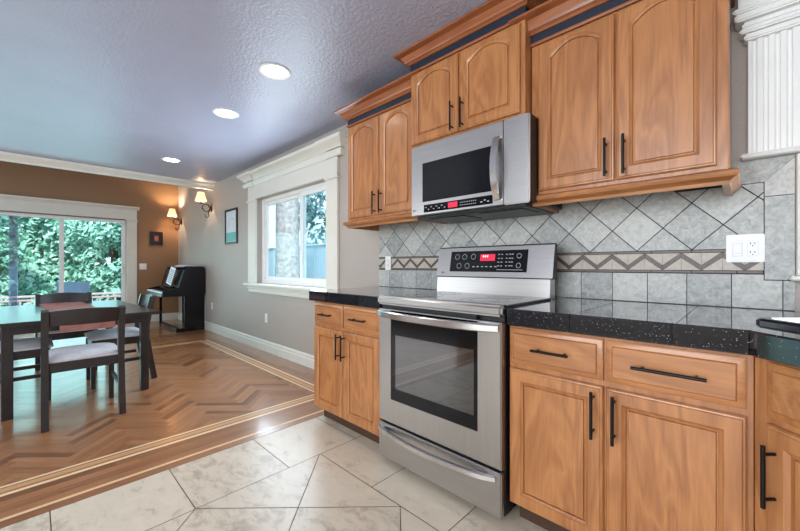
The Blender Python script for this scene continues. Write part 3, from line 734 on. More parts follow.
c = MB(); c.tube(bow(RX0 + .012, RX1 - .012, .836, RF - .006, .052), .017, section=sec); obj('door_handle', c, 'steel_bar', dv, 40)['label'] = 'curved steel bar handle'
c = MB(); c.box(RX0 + .11, RX1 - .12, RF - .001, RF + .028, .8635, .883, .001)
for i in range(3): c.box(RX0 + .115, RX1 - .125, RF - .003, RF, .865 + i * .006, .868 + i * .006)
obj('oven_vent', c, 'black_plastic', rg, 25)
c = MB(); c.box(RX0 + .002, RX1 - .002, RF, RF + .029, .036, .226, .005, seg=2); dw = obj('storage_drawer', c, 'steel', rg, 30)
c = MB(); c.tube(bow(RX0 + .012, RX1 - .03, .196, RF + .002, .05, drop=.006), .013, section=sec); obj('drawer_handle', c, 'steel_bar', dw, 40)
# backguard
c = MB(); c.extrude_x([(-.145, .906), (-.2145, .906), (-.214, .932), (-.206, 1.025), (-.145, 1.025)], RX0 + .006, RX1 - .006); obj('backguard_base', c, 'steel', rg, 20)
c = MB(); c.extrude_x([(-.14, 1.0255), (-.20, 1.0255), (-.20, 1.03), (-.165, 1.215), (-.155, 1.22), (-.14, 1.215)], RX0 - .004, RX1 + .004); bgd = obj('control_console', c, 'black_plastic', rg, 20)
def con(x, z, off=.0):      # point on the sloped console face
    t = (z - 1.03) / .185; return Vector((x, -.2005 + .035 * t - off, z))
def con_rect(mb, x0, x1, z0, z1, o0, o1, mi=0, rnd=0):
    v = [con(x0, z0, o0), con(x1, z0, o0), con(x1, z1, o0), con(x0, z1, o0), con(x0, z0, o1), con(x1, z0, o1), con(x1, z1, o1), con(x0, z1, o1)]
    mb.add(v, [[0, 1, 2, 3], [7, 6, 5, 4], [0, 4, 5, 1], [1, 5, 6, 2], [2, 6, 7, 3], [3, 7, 4, 0]], mi)
c = MB(); con_rect(c, RX0 - .004, RX1 + .004, 1.032, 1.212, 0, .005); obj('console_fascia', c, 'steel', bgd, 0)
c = MB(); con_rect(c, -1.395, -.875, 1.062, 1.19, .0055, .008); obj('touch_panel', c, 'black_glass', bgd, 0)['label'] = 'black glass touch panel'
c = MB(); con_rect(c, -1.175, -1.075, 1.128, 1.168, .0082, .009); obj('display', c, 'display', bgd, 0)['label'] = 'red lit clock display'
c = MB()
for k in range(3): con_rect(c, -1.158 + k * .014, -1.149 + k * .014, 1.15, 1.162, .0091, .0093)
obj('display_digits', c, 'display_digit', bgd, 0)
for (x, z, r_) in ((-1.345, 1.155, .016), (-1.29, 1.155, .016), (-1.225, 1.155, .016), (-1.325, 1.098, .016), (-1.265, 1.098, .016), (-.925, 1.155, .013), (-.925, 1.10, .013)):
    c = MB()
    for k in range(14):
        a = 2 * math.pi * k / 14
        con_rect(c, x + r_ * math.cos(a) - .0022, x + r_ * math.cos(a) + .0022, z + r_ * math.sin(a) - .002, z + r_ * math.sin(a) + .002, .0081, .0085)
    obj('burner_key', c, 'legend', bgd, 0)
c = MB()
for x in (-1.05, -1.03, -1.00, -.98, -.965):
    for z in (1.165, 1.142, 1.12, 1.098): con_rect(c, x - .006, x + .005, z - .0025, z + .0025, .0081, .0085)
obj('number_keys', c, 'legend', bgd, 0)
c = MB()
for k in range(6): con_rect(c, -1.225 + k * .03, -1.21 + k * .03, 1.09, 1.096, .0081, .0085)
con_rect(c, -1.06, -.90, 1.074, 1.077, .0081, .0085)
obj('function_keys', c, 'legend', bgd, 0)
def logo(x, z, y, parent, tilt=0, s=.011):
    mt = Matrix.Translation((x, y, z)) @ Matrix.Rotation(R(90), 4, 'X')
    mb = text_mesh('LG', s, .0004, mt @ Matrix.Translation((s * 1.25, 0, 0)))
    mb.lathe([(s * .45, -.0004), (s * .45, .0004)], 20, mt); obj('maker_mark', mb, 'legend' if tilt == 0 else 'rope_band', parent, 0)
logo(-1.455, 1.055, -.2015, bgd, 1)

# ------------------------------------------------------------------ microwave
mv = thing('microwave_oven', 'stainless over the range microwave hung under the raised cabinet', 'microwave', (-1.14, -.2, 1.40))
MX0, MX1, MF = -1.520, -.752, -.437
c = MB(); c.box(MX0 + .002, MX1, MF + .022, -.012, 1.415, 1.838, .003); obj('body', c, 'black_plastic', mv, 25)
c = MB(); c.box(MX0 + .03, MX1 - .03, MF + .03, -.05, 1.392, 1.4145, .003); 
for k in range(2): c.box(MX0 + .08 + k * .36, MX0 + .34 + k * .36, -.36, -.16, 1.388, 1.3915, .001)
obj('vent_grille', c, 'black_plastic', mv, 25)
c = MB(); c.box(-.889, MX1, MF, MF + .0215, 1.405, 1.838, .006, seg=2); obj('side_fascia', c, 'steel', mv, 30)
a0, a1, b0, b1 = MX0, -.891, 1.405, 1.838; g0, g1, h0, h1 = -1.426, -.93, 1.486, 1.722
c = MB(); c.rings([P(a0, a1, b0, b1, MF + .021), P(a0, a1, b0, b1, MF + .005), P(a0 + .006, a1, b0 + .005, b1 - .005, MF), P(g0, g1, h0, h1, MF), P(g0, g1, h0, h1, MF + .006)], cap1=False)
md = obj('door', c, 'steel', mv, 25)
c = MB(); c.box(g0, g1, MF + .001, MF + .007, h0, h1); obj('door_window', c, 'black_glass', md, 0)['label'] = 'black glass window'
c = MB(); c.tube([(-.918, MF + .002, 1.752)] + [(-.918, MF - .010 - .040 * math.sin(math.pi * k / 12) ** .7, 1.754 - .315 * k / 12) for k in range(13)] + [(-.918, MF + .002, 1.437)], .014, section=[(-1.2, -.35), (1.2, -.35), (1.4, 0), (1.2, .35), (-1.2, .35), (-1.4, 0)]); obj('door_handle', c, 'steel_bar', md, 40)['label'] = 'curved steel handle'
c = MB(); c.box(-1.414, -.948, MF - .0012, MF - .0002, 1.421, 1.467, .0003); kp = obj('control_strip', c, 'black_glass', mv, 0)
c = MB(); c.box(-1.232, -1.168, MF - .002, MF - .0013, 1.43, 1.46); obj('display', c, 'display', kp, 0)['label'] = 'red lit display'
def keys(name, boxes):
    c = MB()
    for b in boxes: c.box(b[0], b[1], MF - .0018, MF - .0013, b[2], b[3])
    obj(name, c, 'legend', kp, 0)
keys('function_keys', [(-1.402 + k * .02, -1.392 + k * .02, 1.448 - .013 * (k % 2), 1.453 - .013 * (k % 2)) for k in range(8)])
keys('number_keys', [(-1.15 + k * .012, -1.143 + k * .012, z, z + .004) for k in range(9) for z in (1.434, 1.449)])
keys('start_keys', [(-1.02 + k * .02, -1.008 + k * .02, 1.434 + .008 * (k % 2), 1.44 + .008 * (k % 2)) for k in range(3)])
logo(-1.497, 1.44, MF - .0006, mv, 1)

# ------------------------------------------------------------------ sink, outlet plates
sk = thing('kitchen_sink', 'black sink rim set diagonally into the corner countertop', 'sink', (.03, -.5, .92))
SM = Matrix.Translation((.005, -.5, 0)) @ Matrix.Rotation(R(-45), 4, 'Z')
def rr_ring(x0, x1, y0, y1, r, z):
    pts = []
    for cx, cy, a0 in ((x1 - r, y1 - r, 0), (x0 + r, y1 - r, 90), (x0 + r, y0 + r, 180), (x1 - r, y0 + r, 270)):
        for k in range(6): a = R(a0 + 18 * k); pts.append(SM @ Vector((cx + r * math.cos(a), cy + r * math.sin(a), z)))
    return pts
c = MB(); c.rings([rr_ring(0, .62, 0, .46, .03, .9203), rr_ring(0, .62, 0, .46, .03, .928), rr_ring(.006, .614, .006, .454, .03, .935), rr_ring(.02, .60, .02, .44, .03, .936), rr_ring(.028, .592, .028, .432, .03, .928), rr_ring(.035, .585, .035, .425, .04, .9215)]); obj('rim', c, 'sink', sk, 40)
def plate(label, x, z, w_, h_, kinds, y=-.0001, mtx=None, dev=.046):
    t = thing('wall_plate', label, 'outlet cover', (0, 0, 0)); t.location = (0, 0, 0)
    base = MB(); base.box(-w_ / 2, w_ / 2, -.007, 0, -h_ / 2, h_ / 2, .003, seg=2); obj('cover', base, 'plate_white', t, 30, True)
    n_ = len(kinds)
    for i, k in enumerate(kinds):
        cx = (i - (n_ - 1) / 2) * dev
        c_ = MB(); c_.box(cx - .0165, cx + .0165, -.010, -.0072, -.033, .033, .0015)
        if k == 'rocker': c_.box(cx - .012, cx + .012, -.0125, -.0102, -.022, .022, .002)
        o_ = obj('rocker_switch' if k == 'rocker' else 'receptacle', c_, 'plate_white', t, 30, True)
        if k == 'outlet':
            s_ = MB()
            for dz in (-.018, .018):
                s_.box(cx - .008, cx - .0055, -.0104, -.0100, dz - .002, dz + .007); s_.box(cx + .005, cx + .0075, -.0104, -.0100, dz - .002, dz + .006); s_.box(cx - .002, cx + .002, -.0104, -.0100, dz - .01, dz - .006)
            obj('slots', s_, 'plate_dark', o_, 0, True)
    t.location = mtx[0] if mtx else (x, y, z)
    if mtx: t.rotation_euler = (0, 0, mtx[1])
    return t
plate('white switch and outlet plate on backsplash near the pilaster', -.0095, 1.172, .117, .117, ['rocker', 'outlet'], -.0126)
plate('white outlet plate on the backsplash behind the left counter', -2.165, 1.12, .07, .115, ['outlet'], -.0126)
plate('white wall outlet low on grey wall beside the piano', -6.42, .425, .07, .115, ['outlet'], -.0003)
plate('white wall outlet low on grey wall under the dining window', -4.43, .425, .07, .115, ['outlet'], -.0003)
plate('white double switch plate on the brown wall beside patio door', 0, 0, .117, .117, ['rocker', 'rocker'], mtx=((XF + .0003, -.60, 1.08), R(90)))

# ------------------------------------------------------------------ recessed lights
def recessed():
    t = thing('recessed_light', 'lit', 'ceiling light')
    c = MB(); c.lathe([(.086, -.0005), (.106, -.0005), (.108, -.004), (.102, -.007), (.088, -.006), (.084, -.002), (.086, -.0005)], 40, cap=False); obj('trim_ring', c, 'white_cool', t, 50, True)
    c = MB(); c.lathe([(0, -.003), (.06, -.0035), (.084, -.0025), (.084, -.0005), (0, -.0005)], 32); obj('lens', c, 'lamp', t, 50, True)
    return t
GL = 'round recessed lights in the ceiling'
r0 = recessed(); r0['group'] = GL
lx = [(-2.36, -.92, 'lit recessed ceiling light nearest the wall cabinets, largest of the row'), (-3.32, -.90, 'lit recessed ceiling light in the middle of the row of three'), (-5.28, -.86, 'lit recessed ceiling light nearest the far room crown trim')]
for i, (x, y, lb) in enumerate(lx):
    o = r0 if i == 0 else dup(r0, (x, y, CZ), 0, lb)
    o.location = (x, y, CZ); o['label'] = lb
    d = bpy.data.lights.new('downlight', 'SPOT'); lo = bpy.data.objects.new('downlight', d); COL.objects.link(lo); lo.parent = o
    d.energy = 8; d.spot_size = R(140); d.spot_blend = .8; d.shadow_soft_size = .12; d.color = (1, .9, .76); lo.location = (0, 0, -.03)

# ------------------------------------------------------------------ sconces
def sconce():
    t = thing('wall_sconce', 'lit', 'wall sconce')
    c = MB(); c.lathe([(0, 0), (.05, 0), (.055, .006), (.04, .014), (.018, .02), (0, .021)], 24, Matrix.Rotation(R(90), 4, 'X') @ Matrix.Scale(1.0, 4)); 
    c.v = [(x * .8, y, z * 1.5) for x, y, z in c.v]; obj('back_plate', c, 'iron', t, 40, True)
    c = MB()
    pts = []
    for k in range(30):                                          # main scroll from the plate, looping out to the cup
        s_ = k / 29; a = R(200 - 380 * s_); rad = .062 - .01 * s_
        pts.append((0, -.085 + rad * math.cos(a) * 1.0, -.02 + rad * math.sin(a)))
    c.tube(pts, .007, 8)
    tail = [(0, -.02, -.03), (0, -.05, -.09), (0, -.04, -.14), (0, -.065, -.175), (0, -.1, -.165), (0, -.105, -.135), (0, -.085, -.125)]
    c.tube(tail, .007, 8, radii=[.008, .0075, .007, .0065, .006, .005, .004])
    c.tube([(0, -.018, 0), (0, -.03, .0), (0, -.05, .01)], .008, 8)
    c.tube([(0, -.034, .035), (0, -.09, .045), (0, -.165, .05)], .006, 8)
    obj('scroll_arm', c, 'iron', t, 60, True)
    c = MB(); c.lathe([(0, .045), (.03, .048), (.038, .058), (.03, .062), (.012, .066), (.011, .10), (0, .10)], 20, Matrix.Translation((0, -.165, 0))); obj('candle_cup', c, 'iron', t, 40, True)
    c = MB(); n_ = 72; pr = [(.083, .088), (.076, .12), (.062, .16), (.052, .2), (.046, .232), (.044, .232), (.060, .16), (.081, .088)]
    vs_ = []
    for r_, z in pr:
        for k in range(n_):
            a = 2 * math.pi * k / n_; rr = r_ * (1 + .08 * math.cos(a * 12)); vs_.append((rr * math.cos(a), -.165 + rr * math.sin(a), z))
    fs = [[i * n_ + j, i * n_ + (j + 1) % n_, (i + 1) * n_ + (j + 1) % n_, (i + 1) * n_ + j] for i in range(len(pr) - 1) for j in range(n_)]
    fs += [[(len(pr) - 1) * n_ + j, (len(pr) - 1) * n_ + (j + 1) % n_, (j + 1) % n_, j] for j in range(n_)]
    c.add(vs_, fs); sh = obj('lamp_shade', c, 'shade', t, 60, True)
    c = MB(); c.lathe([(0, .095), (.007, .1), (.012, .135), (.009, .16), (0, .175)], 14, Matrix.Translation((0, -.165, 0))); obj('bulb', c, 'lamp', sh, 60, True)
    return t
GS = 'scrolled wall sconces with pleated shades'
s0 = sconce(); s0['group'] = GS
for i, (x, z, lb) in enumerate(((-6.44, 2.07, 'lit sconce nearer the dining window, higher of the two in view'), (-8.16, 1.985, 'lit sconce in the corner beside the brown wall, above the piano'))):
    o = s0 if i == 0 else dup(s0, (x, -.001, z), 0, lb)
    o.location = (x, -.001, z); o['label'] = lb
    d = bpy.data.lights.new('sconce_bulb', 'POINT'); lo = bpy.data.objects.new('sconce_bulb', d); COL.objects.link(lo); lo.parent = o
    d.energy = 9; d.shadow_soft_size = .015; d.color = (1, .76, .52); lo.location = (0, -.165, .2)

# ------------------------------------------------------------------ pictures
pf = thing('picture_frame', 'tall narrow black framed print on the grey dining wall', 'picture', (-5.58, 0, 1.69))
x0, x1, z0, z1 = -5.81, -5.345, 1.425, 1.95
c = MB(); c.rings([P(x0, x1, z0, z1, -.001), P(x0, x1, z0, z1, -.02), P(x0 + .03, x1 - .03, z0 + .03, z1 - .03, -.02), P(x0 + .03, x1 - .03, z0 + .03, z1 - .03, -.008)], cap1=False); obj('frame', c, 'frame_black', pf, 20)
c = MB(); c.box(x0 + .03, x1 - .03, -.0075, -.004, z0 + .03, z1 - .03); obj('mat_board', c, 'mat_board', pf, 0)
c = MB(); c.box(x0 + .045, x1 - .045, -.0085, -.0076, z0 + .04, 1.60, mi=0); c.box(-5.66, -5.655, -.0085, -.0076, 1.62, 1.80, mi=1); c.box(-5.50, -5.495, -.0085, -.0076, 1.62, 1.80, mi=1); c.box(-5.66, -5.495, -.0085, -.0076, 1.80, 1.805, mi=1); obj('print', c, ['print_teal', 'print_line'], pf, 0)
pf = thing('picture_frame', 'small square black framed picture on the brown wall', 'picture', (XF, -.38, 1.63))
y0, y1, z0, z1 = -.49, -.275, 1.50, 1.765
PX = lambda a, b, c_, d_, x_: [Vector((x_, a, c_)), Vector((x_, b, c_)), Vector((x_, b, d_)), Vector((x_, a, d_))]
c = MB(); c.rings([PX(y0, y1, z0, z1, XF + .001), PX(y0, y1, z0, z1, XF + .02), PX(y0 + .03, y1 - .03, z0 + .03, z1 - .03, XF + .02), PX(y0 + .03, y1 - .03, z0 + .03, z1 - .03, XF + .008)], cap1=False); obj('frame', c, 'frame_black', pf, 20)
c = MB(); c.box(XF + .004, XF + .0075, y0 + .03, y1 - .03, z0 + .03, z1 - .03); obj('mat_board', c, 'frame_black', pf, 0)
c = MB(); c.box(XF + .0076, XF + .0085, y0 + .075, y1 - .075, z0 + .08, z1 - .075); obj('print', c, 'print_red', pf, 0)

# ------------------------------------------------------------------ dining table and chairs
TA = R(3.6)
tb = thing('dining_table', 'dark stained rectangular dining table with thick square legs', 'table', (-4.47, -1.855, 0), TA)
TZ = .70; TL, TW = .78, .50
c = MB(); c.box(-TL, TL, -TW, TW, TZ - .028, TZ, .004, seg=2); obj('table_top', c, 'ebony', tb, 30, True)
c = MB()
for sy in (-1, 1): c.box(-TL + .09, TL - .09, sy * (TW - .085) - .01, sy * (TW - .085) + .01, TZ - .095, TZ - .0285)
for sx in (-1, 1): c.box(sx * (TL - .085) - .01, sx * (TL - .085) + .01, -TW + .09, TW - .09, TZ - .095, TZ - .0285)
obj('apron', c, 'ebony', tb, 25, True)
for sx in (-1, 1):
    for sy in (-1, 1):
        c = MB(); cx, cy = sx * (TL - .13 * (sx > 0) - .08 * (sx < 0)), sy * (TW - .09); c.box(cx - .03, cx + .03, cy - .03, cy + .03, 0.001, TZ - .0285, .004); obj('leg', c, 'ebony', tb, 25, True)
rn = MB()
n_ = 40; hw_ = .165
prof = [(TL + .004, TZ - .10), (TL + .005, TZ - .05), (TL + .004, TZ - .006), (TL - .004, TZ + .002)] + [(TL - .03 - (2 * TL - .06) * k / 14, TZ + .002 + .0008 * math.sin(k * 1.7)) for k in range(15)] + [(-TL + .004, TZ + .002), (-TL - .004, TZ - .006), (-TL - .005, TZ - .06), (-TL - .004, TZ - .09)]
th = .0016; out = []
for i, (a, b) in enumerate(prof):
    p_, q_ = prof[max(i - 1, 0)], prof[min(i + 1, len(prof) - 1)]; t_ = Vector((q_[0] - p_[0], q_[1] - p_[1])).normalized(); nn = Vector((-t_.y, t_.x))
    nn = -nn if nn.dot(Vector((a * .5, 1))) < 0 else nn; out.append((a + nn.x * th, b + nn.y * th))
pl = prof + out[::-1]; n2 = len(prof)
for i in range(n2 - 1):
    a, b, c2, d2 = prof[i], prof[i + 1], out[i + 1], out[i]
    rn.add([(a[0], -hw_, a[1]), (b[0], -hw_, b[1]), (c2[0], -hw_, c2[1]), (d2[0], -hw_, d2[1]), (a[0], hw_, a[1]), (b[0], hw_, b[1]), (c2[0], hw_, c2[1]), (d2[0], hw_, d2[1])], [[0, 1, 5, 4], [3, 7, 6, 2], [0, 3, 2, 1], [4, 5, 6, 7]])
ro = tag(obj('table_runner', rn, 'runner', smooth=50), 'rose and tan cloth runner lying over the dark dining table', 'table runner'); ro.location = (-4.47, -1.84, 0); ro.rotation_euler = (0, 0, TA)

def chair():
    t = thing('dining_chair', 'x', 'chair')
    SZ = .435
    for sx in (-1, 1):
        c = MB(); s_ = [(-.9, -1.15), (.9, -1.15), (.9, 1.15), (-.9, 1.15)]
        c.tube([(sx * .205, -.258, .001), (sx * .205, -.228, .18), (sx * .205, -.195, .40), (sx * .205, -.195, .52), (sx * .205, -.216, .67), (sx * .205, -.245, .795)], .0215, section=s_, up=Vector((0, 1, 0))); obj('back_post', c, 'ebony', t, 30, True)
        c = MB(); c.tube([(sx * .195, .195, .001), (sx * .195, .195, .40)], .018, section=[(-.95, -.95), (.95, -.95), (.95, .95), (-.95, .95)], radii=[.016, .02]); obj('front_leg', c, 'ebony', t, 30, True)
        c = MB(); c.box(sx * .2 - .009, sx * .2 + .009, -.185, .178, .20, .23, .002); obj('side_stretcher', c, 'ebony', t, 30, True)
    c = MB()                                                       # curved top rail
    n_ = 10; rings_ = []
    for k in range(n_ + 1):
        u = k / n_; x = -.186 + .372 * u; bow_ = .035 * math.sin(math.pi * u)
        yb_, yt = -.225 - bow_, -.252 - bow_; hz = .012 * math.sin(math.pi * u)
        rings_.append([Vector((x, yb_ - .009, .69)), Vector((x, yb_ + .009, .69)), Vector((x, yt + .009, .792 + hz)), Vector((x, yt - .009, .792 + hz))])
    c.rings(rings_); obj('top_rail', c, 'ebony', t, 30, True)
    c = MB(); c.box(-.215, .215, .178, .206, SZ - .07, SZ - .005, .002); c.box(-.185, .185, -.205, -.185, SZ - .07, SZ - .005, .002)
    for sx in (-1, 1): c.box(sx * .203 - .011, sx * .203 + .011, -.184, .177, SZ - .07, SZ - .005, .002)
    obj('seat_frame', c, 'ebony', t, 25, True)
    c = MB(); NX, NY = 12, 12; top, bot_ = [], []
    for i in range(NX + 1):
        for j in range(NY + 1):
            u, v = i / NX * 2 - 1, j / NY * 2 - 1; e = (1 - abs(u) ** 4) * (1 - abs(v) ** 4)
            top.append((u * .218, .012 + v * .212, SZ + .012 + .036 * e ** .6)); bot_.append((u * .216, .012 + v * .21, SZ - .003))
    o2 = (NX + 1) * (NY + 1); ix = lambda i, j: i * (NY + 1) + j
    fs = [[ix(i, j), ix(i + 1, j), ix(i + 1, j + 1), ix(i, j + 1)] for i in range(NX) for j in range(NY)]
    rim = [ix(i, 0) for i in range(NX)] + [ix(NX, j) for j in range(NY)] + [ix(i, NY) for i in range(NX, 0, -1)] + [ix(0, j) for j in range(NY, 0, -1)]
    fs += [[o2 + f[3], o2 + f[2], o2 + f[1], o2 + f[0]] for f in fs] + [[rim[k], rim[(k + 1) % len(rim)], o2 + rim[(k + 1) % len(rim)], o2 + rim[k]] for k in range(len(rim))]
    c.add(top + bot_, fs); obj('seat', c, 'seat', t, 60, True)['label'] = 'light grey upholstered seat pad'
    return t
GC = 'dining chairs around the dark table'
ch = chair(); ch['group'] = GC
spots = [((-3.60, -1.835, 0), R(90), 'dark dining chair with its back to the kitchen, nearest the camera'),
         ((-4.285, -2.20, 0), 0, 'dark dining chair at the table side cut by left photo edge'),
         ((-4.37, -1.525, 0), R(180), 'dark dining chair on the table side nearest the grey wall'),
         ((-5.10, -1.84, 0), R(-87), 'dark dining chair at the table end nearest the patio door')]
for i, (loc, rz, lb) in enumerate(spots):
    o = ch if i == 0 else dup(ch, loc, rz, lb)
    o.location = loc; o.rotation_euler = (0, 0, rz); o['label'] = lb

# ------------------------------------------------------------------ piano with sheet music
pn = thing('upright_piano', 'black upright piano standing in the corner against the grey wall', 'piano', (-7.28, -.2, 0))
PX0, PX1 = -7.86, -6.70
c = MB(); c.extrude_x([(-.03, .003), (-.335, .003), (-.335, .585), (-.65, .60), (-.65, .68), (-.42, .73), (-.34, 1.02), (-.30, 1.075), (-.03, 1.075)], PX1 - .035, PX1); obj('side_panel', c, 'piano', pn, 15)
c = MB(); c.extrude_x([(-.03, .585), (-.335, .585), (-.65, .60), (-.65, .68), (-.42, .73), (-.34, 1.02), (-.30, 1.075), (-.03, 1.075)], PX0, PX0 + .035); obj('side_panel', c, 'piano', pn, 15)
for y_ in (-.45, -.075):
    c = MB(); c.box(PX0 + .002, PX0 + .04, y_, y_ + .04, .003, .5855 if y_ > -.2 else .589, .003); obj('leg', c, 'piano', pn, 25)
c = MB(); c.box(PX0 + .041, PX1 - .036, -.44, -.39, .02, .06, .004); obj('foot_rail', c, 'piano', pn, 25)
c = MB(); c.box(PX1 - .035, PX1, -.46, -.336, .003, .0595, .005); obj('toe_block', c, 'piano', pn, 25)
c = MB(); c.box(PX0 + .036, PX1 - .036, -.09, -.035, .585, 1.06); obj('case_back', c, 'piano', pn, 25)
c = MB(); c.box(PX0 + .036, PX1 - .036, -.335, -.035, 1.061, 1.082, .003); obj('top_lid', c, 'piano', pn, 25)
c = MB(); c.box(PX0 + .036, PX1 - .036, -.655, -.095, .59, .645, .004); obj('key_bed', c, 'piano', pn, 25)
nk = 40; kw = (PX1 - PX0 - .10) / nk
c = MB()
for k in range(nk): c.box(PX0 + .05 + k * kw + .0006, PX0 + .05 + (k + 1) * kw - .0006, -.645, -.47, .646, .668, .001)
k_ = obj('white_keys', c, 'ivory', pn, 25); k_['label'] = 'row of white keys'
c = MB()
for k in range(nk):
    if k % 7 in (0, 1, 3, 4, 5): c.box(PX0 + .05 + (k + 1) * kw - .006, PX0 + .05 + (k + 1) * kw + .006, -.59, -.47, .669, .682, .001)
obj('black_keys', c, 'piano', pn, 25)
c = MB(); c.extrude_x([(-.465, .646), (-.465, .70), (-.42, .735), (-.395, .735), (-.395, .646)], PX0 + .036, PX1 - .036); obj('fallboard', c, 'piano', pn, 20)
c = MB(); c.extrude_x([(-.394, .72), (-.414, .736), (-.33, 1.03), (-.31, 1.05), (-.31, 1.03)], PX0 + .036, PX1 - .036); c.box(PX0 + .25, PX1 - .25, -.465, -.42, .7355, .75, .003); obj('music_desk', c, 'piano', pn, 20)
for k in range(2):
    c = MB(); xk = -7.22 + k * .09; c.tube([(xk, -.439, .05), (xk, -.49, .05), (xk, -.55, .035)], .012, section=[(-1, -.4), (1, -.4), (1, .4), (-1, .4)]); obj('pedal', c, 'steel_bar', pn, 30)
MS = Matrix.Translation((-7.16, -.455, .775)) @ Matrix.Rotation(R(-14), 4, 'X') @ Matrix.Rotation(R(6), 4, 'Y')
def sheet(label, w_, h_, off, mt):
    t = MB(); vs_ = []; n_ = 8
    for s_ in (0, .0012):
        for k in range(n_ + 1):
            u = k / n_ - .5; d = -.02 * u * u
            vs_ += [mt @ Vector((off + u * w_, -.003 + d - s_, .001)), mt @ Vector((off + u * w_, -.003 + d - s_, h_))]
    b = 2 * (n_ + 1)
    fs = [[2 * k, 2 * k + 2, 2 * k + 3, 2 * k + 1] for k in range(n_)] + [[b + 2 * k + 1, b + 2 * k + 3, b + 2 * k + 2, b + 2 * k] for k in range(n_)]
    fs += [[0, 1, b + 1, b], [2 * n_, b + 2 * n_, b + 2 * n_ + 1, 2 * n_ + 1]] + [[2 * k + 1, 2 * k + 3, b + 2 * k + 3, b + 2 * k + 1] for k in range(n_)] + [[2 * k, b + 2 * k, b + 2 * k + 2, 2 * k + 2] for k in range(n_)]
    t.add(vs_, fs)
    o = obj('sheet_music', t, 'paper', smooth=50); tag(o, label, 'sheet music')
    l_ = MB()
    for r_ in range(8):
        z = h_ * (.12 + r_ * .1); l_.add([mt @ Vector((off + sx * w_ * .38, -.0062 - .02 * .145, z + dz)) for sx, dz in ((-1, 0), (1, 0), (1, .012), (-1, .012))], [[0, 1, 2, 3]])
    obj('staves', l_, 'ink', o, 0)
    return o
sheet('white open sheet music leaning on the black piano music desk', .34, .30, 0, MS)
c = MB()
for k in range(3): c.box(-7.45 + .02 * k, -6.95 + .015 * k, -.30 + .01 * k, -.08, 1.0825 + k * .006, 1.088 + k * .006, .001)
tag(obj('paper_stack', c, 'paper'), 'thin stack of pale papers lying on top of the piano', 'papers')

# ------------------------------------------------------------------ outside
c = MB(); c.box(-30, 6, .15, 30, -.75, -.6); c.box(-30, XF - .15, -30, .15, -.95, -.8); struct('floor_garden', c, 'ground', 'garden ground outside the windows', smooth=0)
dk_ = thing('garden_deck', 'weathered deck outside the sliding glass patio door', 'deck', (-10, -2.5, -.1))
c = MB(); y = -6.0
while y < 0.9:
    c.box(-9.75, XF - .145, y, y + .134, -.135, -.10, .003); y += .14
obj('upper_boards', c, 'deck', dk_, 25)
c = MB(); y = -6.0
while y < .9:
    c.box(-11.4, -9.80, y, y + .134, -.55, -.515, .003); y += .14
obj('lower_boards', c, 'deck', dk_, 25)
c = MB()
for x in (-11.2, -9.9, -8.7):
    for y in (-5.5, -2.5, .5): c.box(x - .05, x + .05, y - .05, y + .05, -.80, -.551 if x < -9.8 else -.136)
obj('post', c, 'deck', dk_, 25)
rl = thing('deck_railing', 'pale deck railing with thin balusters seen through patio door', 'railing', (-11.1, -2.5, -.515))
c = MB(); c.box(-11.16, -11.04, -6, .9, .41, .45, .004); c.box(-11.13, -11.07, -6, .9, .33, .37, .004); c.box(-11.13, -11.07, -6, .9, -.42, -.38, .004); obj('rails', c, 'rail', rl, 25)
for k in range(46):
    c = MB(); y = -5.9 + k * .145; c.box(-11.12, -11.08, y - .018, y + .018, -.379, .329); obj('baluster', c, 'rail', rl, 0)
for y in (-5.95, -3.6, -1.3, .85):
    c = MB(); c.box(-11.15, -11.05, y - .045, y + .045, -.514, .409); obj('post', c, 'rail', rl, 25)
pc = thing('patio_chair', 'pale blue patio chair back outside the glass door', 'chair', (-9.15, -1.56, -.1), R(-95))
c = MB(); c.tube([(0, -.22, .42), (0, -.26, .60), (0, -.33, .88)], .01, section=[(-24, -1), (24, -1), (24, 1), (-24, 1)], up=Vector((0, 1, 0))); obj('backrest', c, 'patio', pc, 30, True)
c = MB(); c.box(-.24, .24, -.22, .24, .40, .425, .006); obj('seat', c, 'patio', pc, 25, True)
for sx in (-1, 1):
    for sy in (-1, 1):
        c = MB(); c.tube([(sx * .22, sy * .21, .001), (sx * .21, sy * .2, .399)], .013, 8); obj('leg', c, 'white_cool', pc, 40, True)
fe = thing('garden_fence', 'pale blue board fence beyond the dining window', 'fence', (-8, 4.4, -.6))
c = MB(); x = -14.0
while x < -1:
    c.box(x, x + .145, 4.4, 4.425, -.58, 1.76, .003); x += .15
obj('boards', c, 'fence', fe, 25)
c = MB(); c.box(-14, -1, 4.36, 4.47, 1.761, 1.80, .003); c.box(-14, -1, 4.426, 4.47, .2, .28); obj('cap_rail', c, 'white_cool', fe, 25)
for x in (-13.9, -11.5, -9.1, -6.7, -4.3, -1.9):
    c = MB(); c.box(x, x + .09, 4.426 + .045, 4.52, -.60, 1.76); obj('post', c, 'fence', fe, 25)
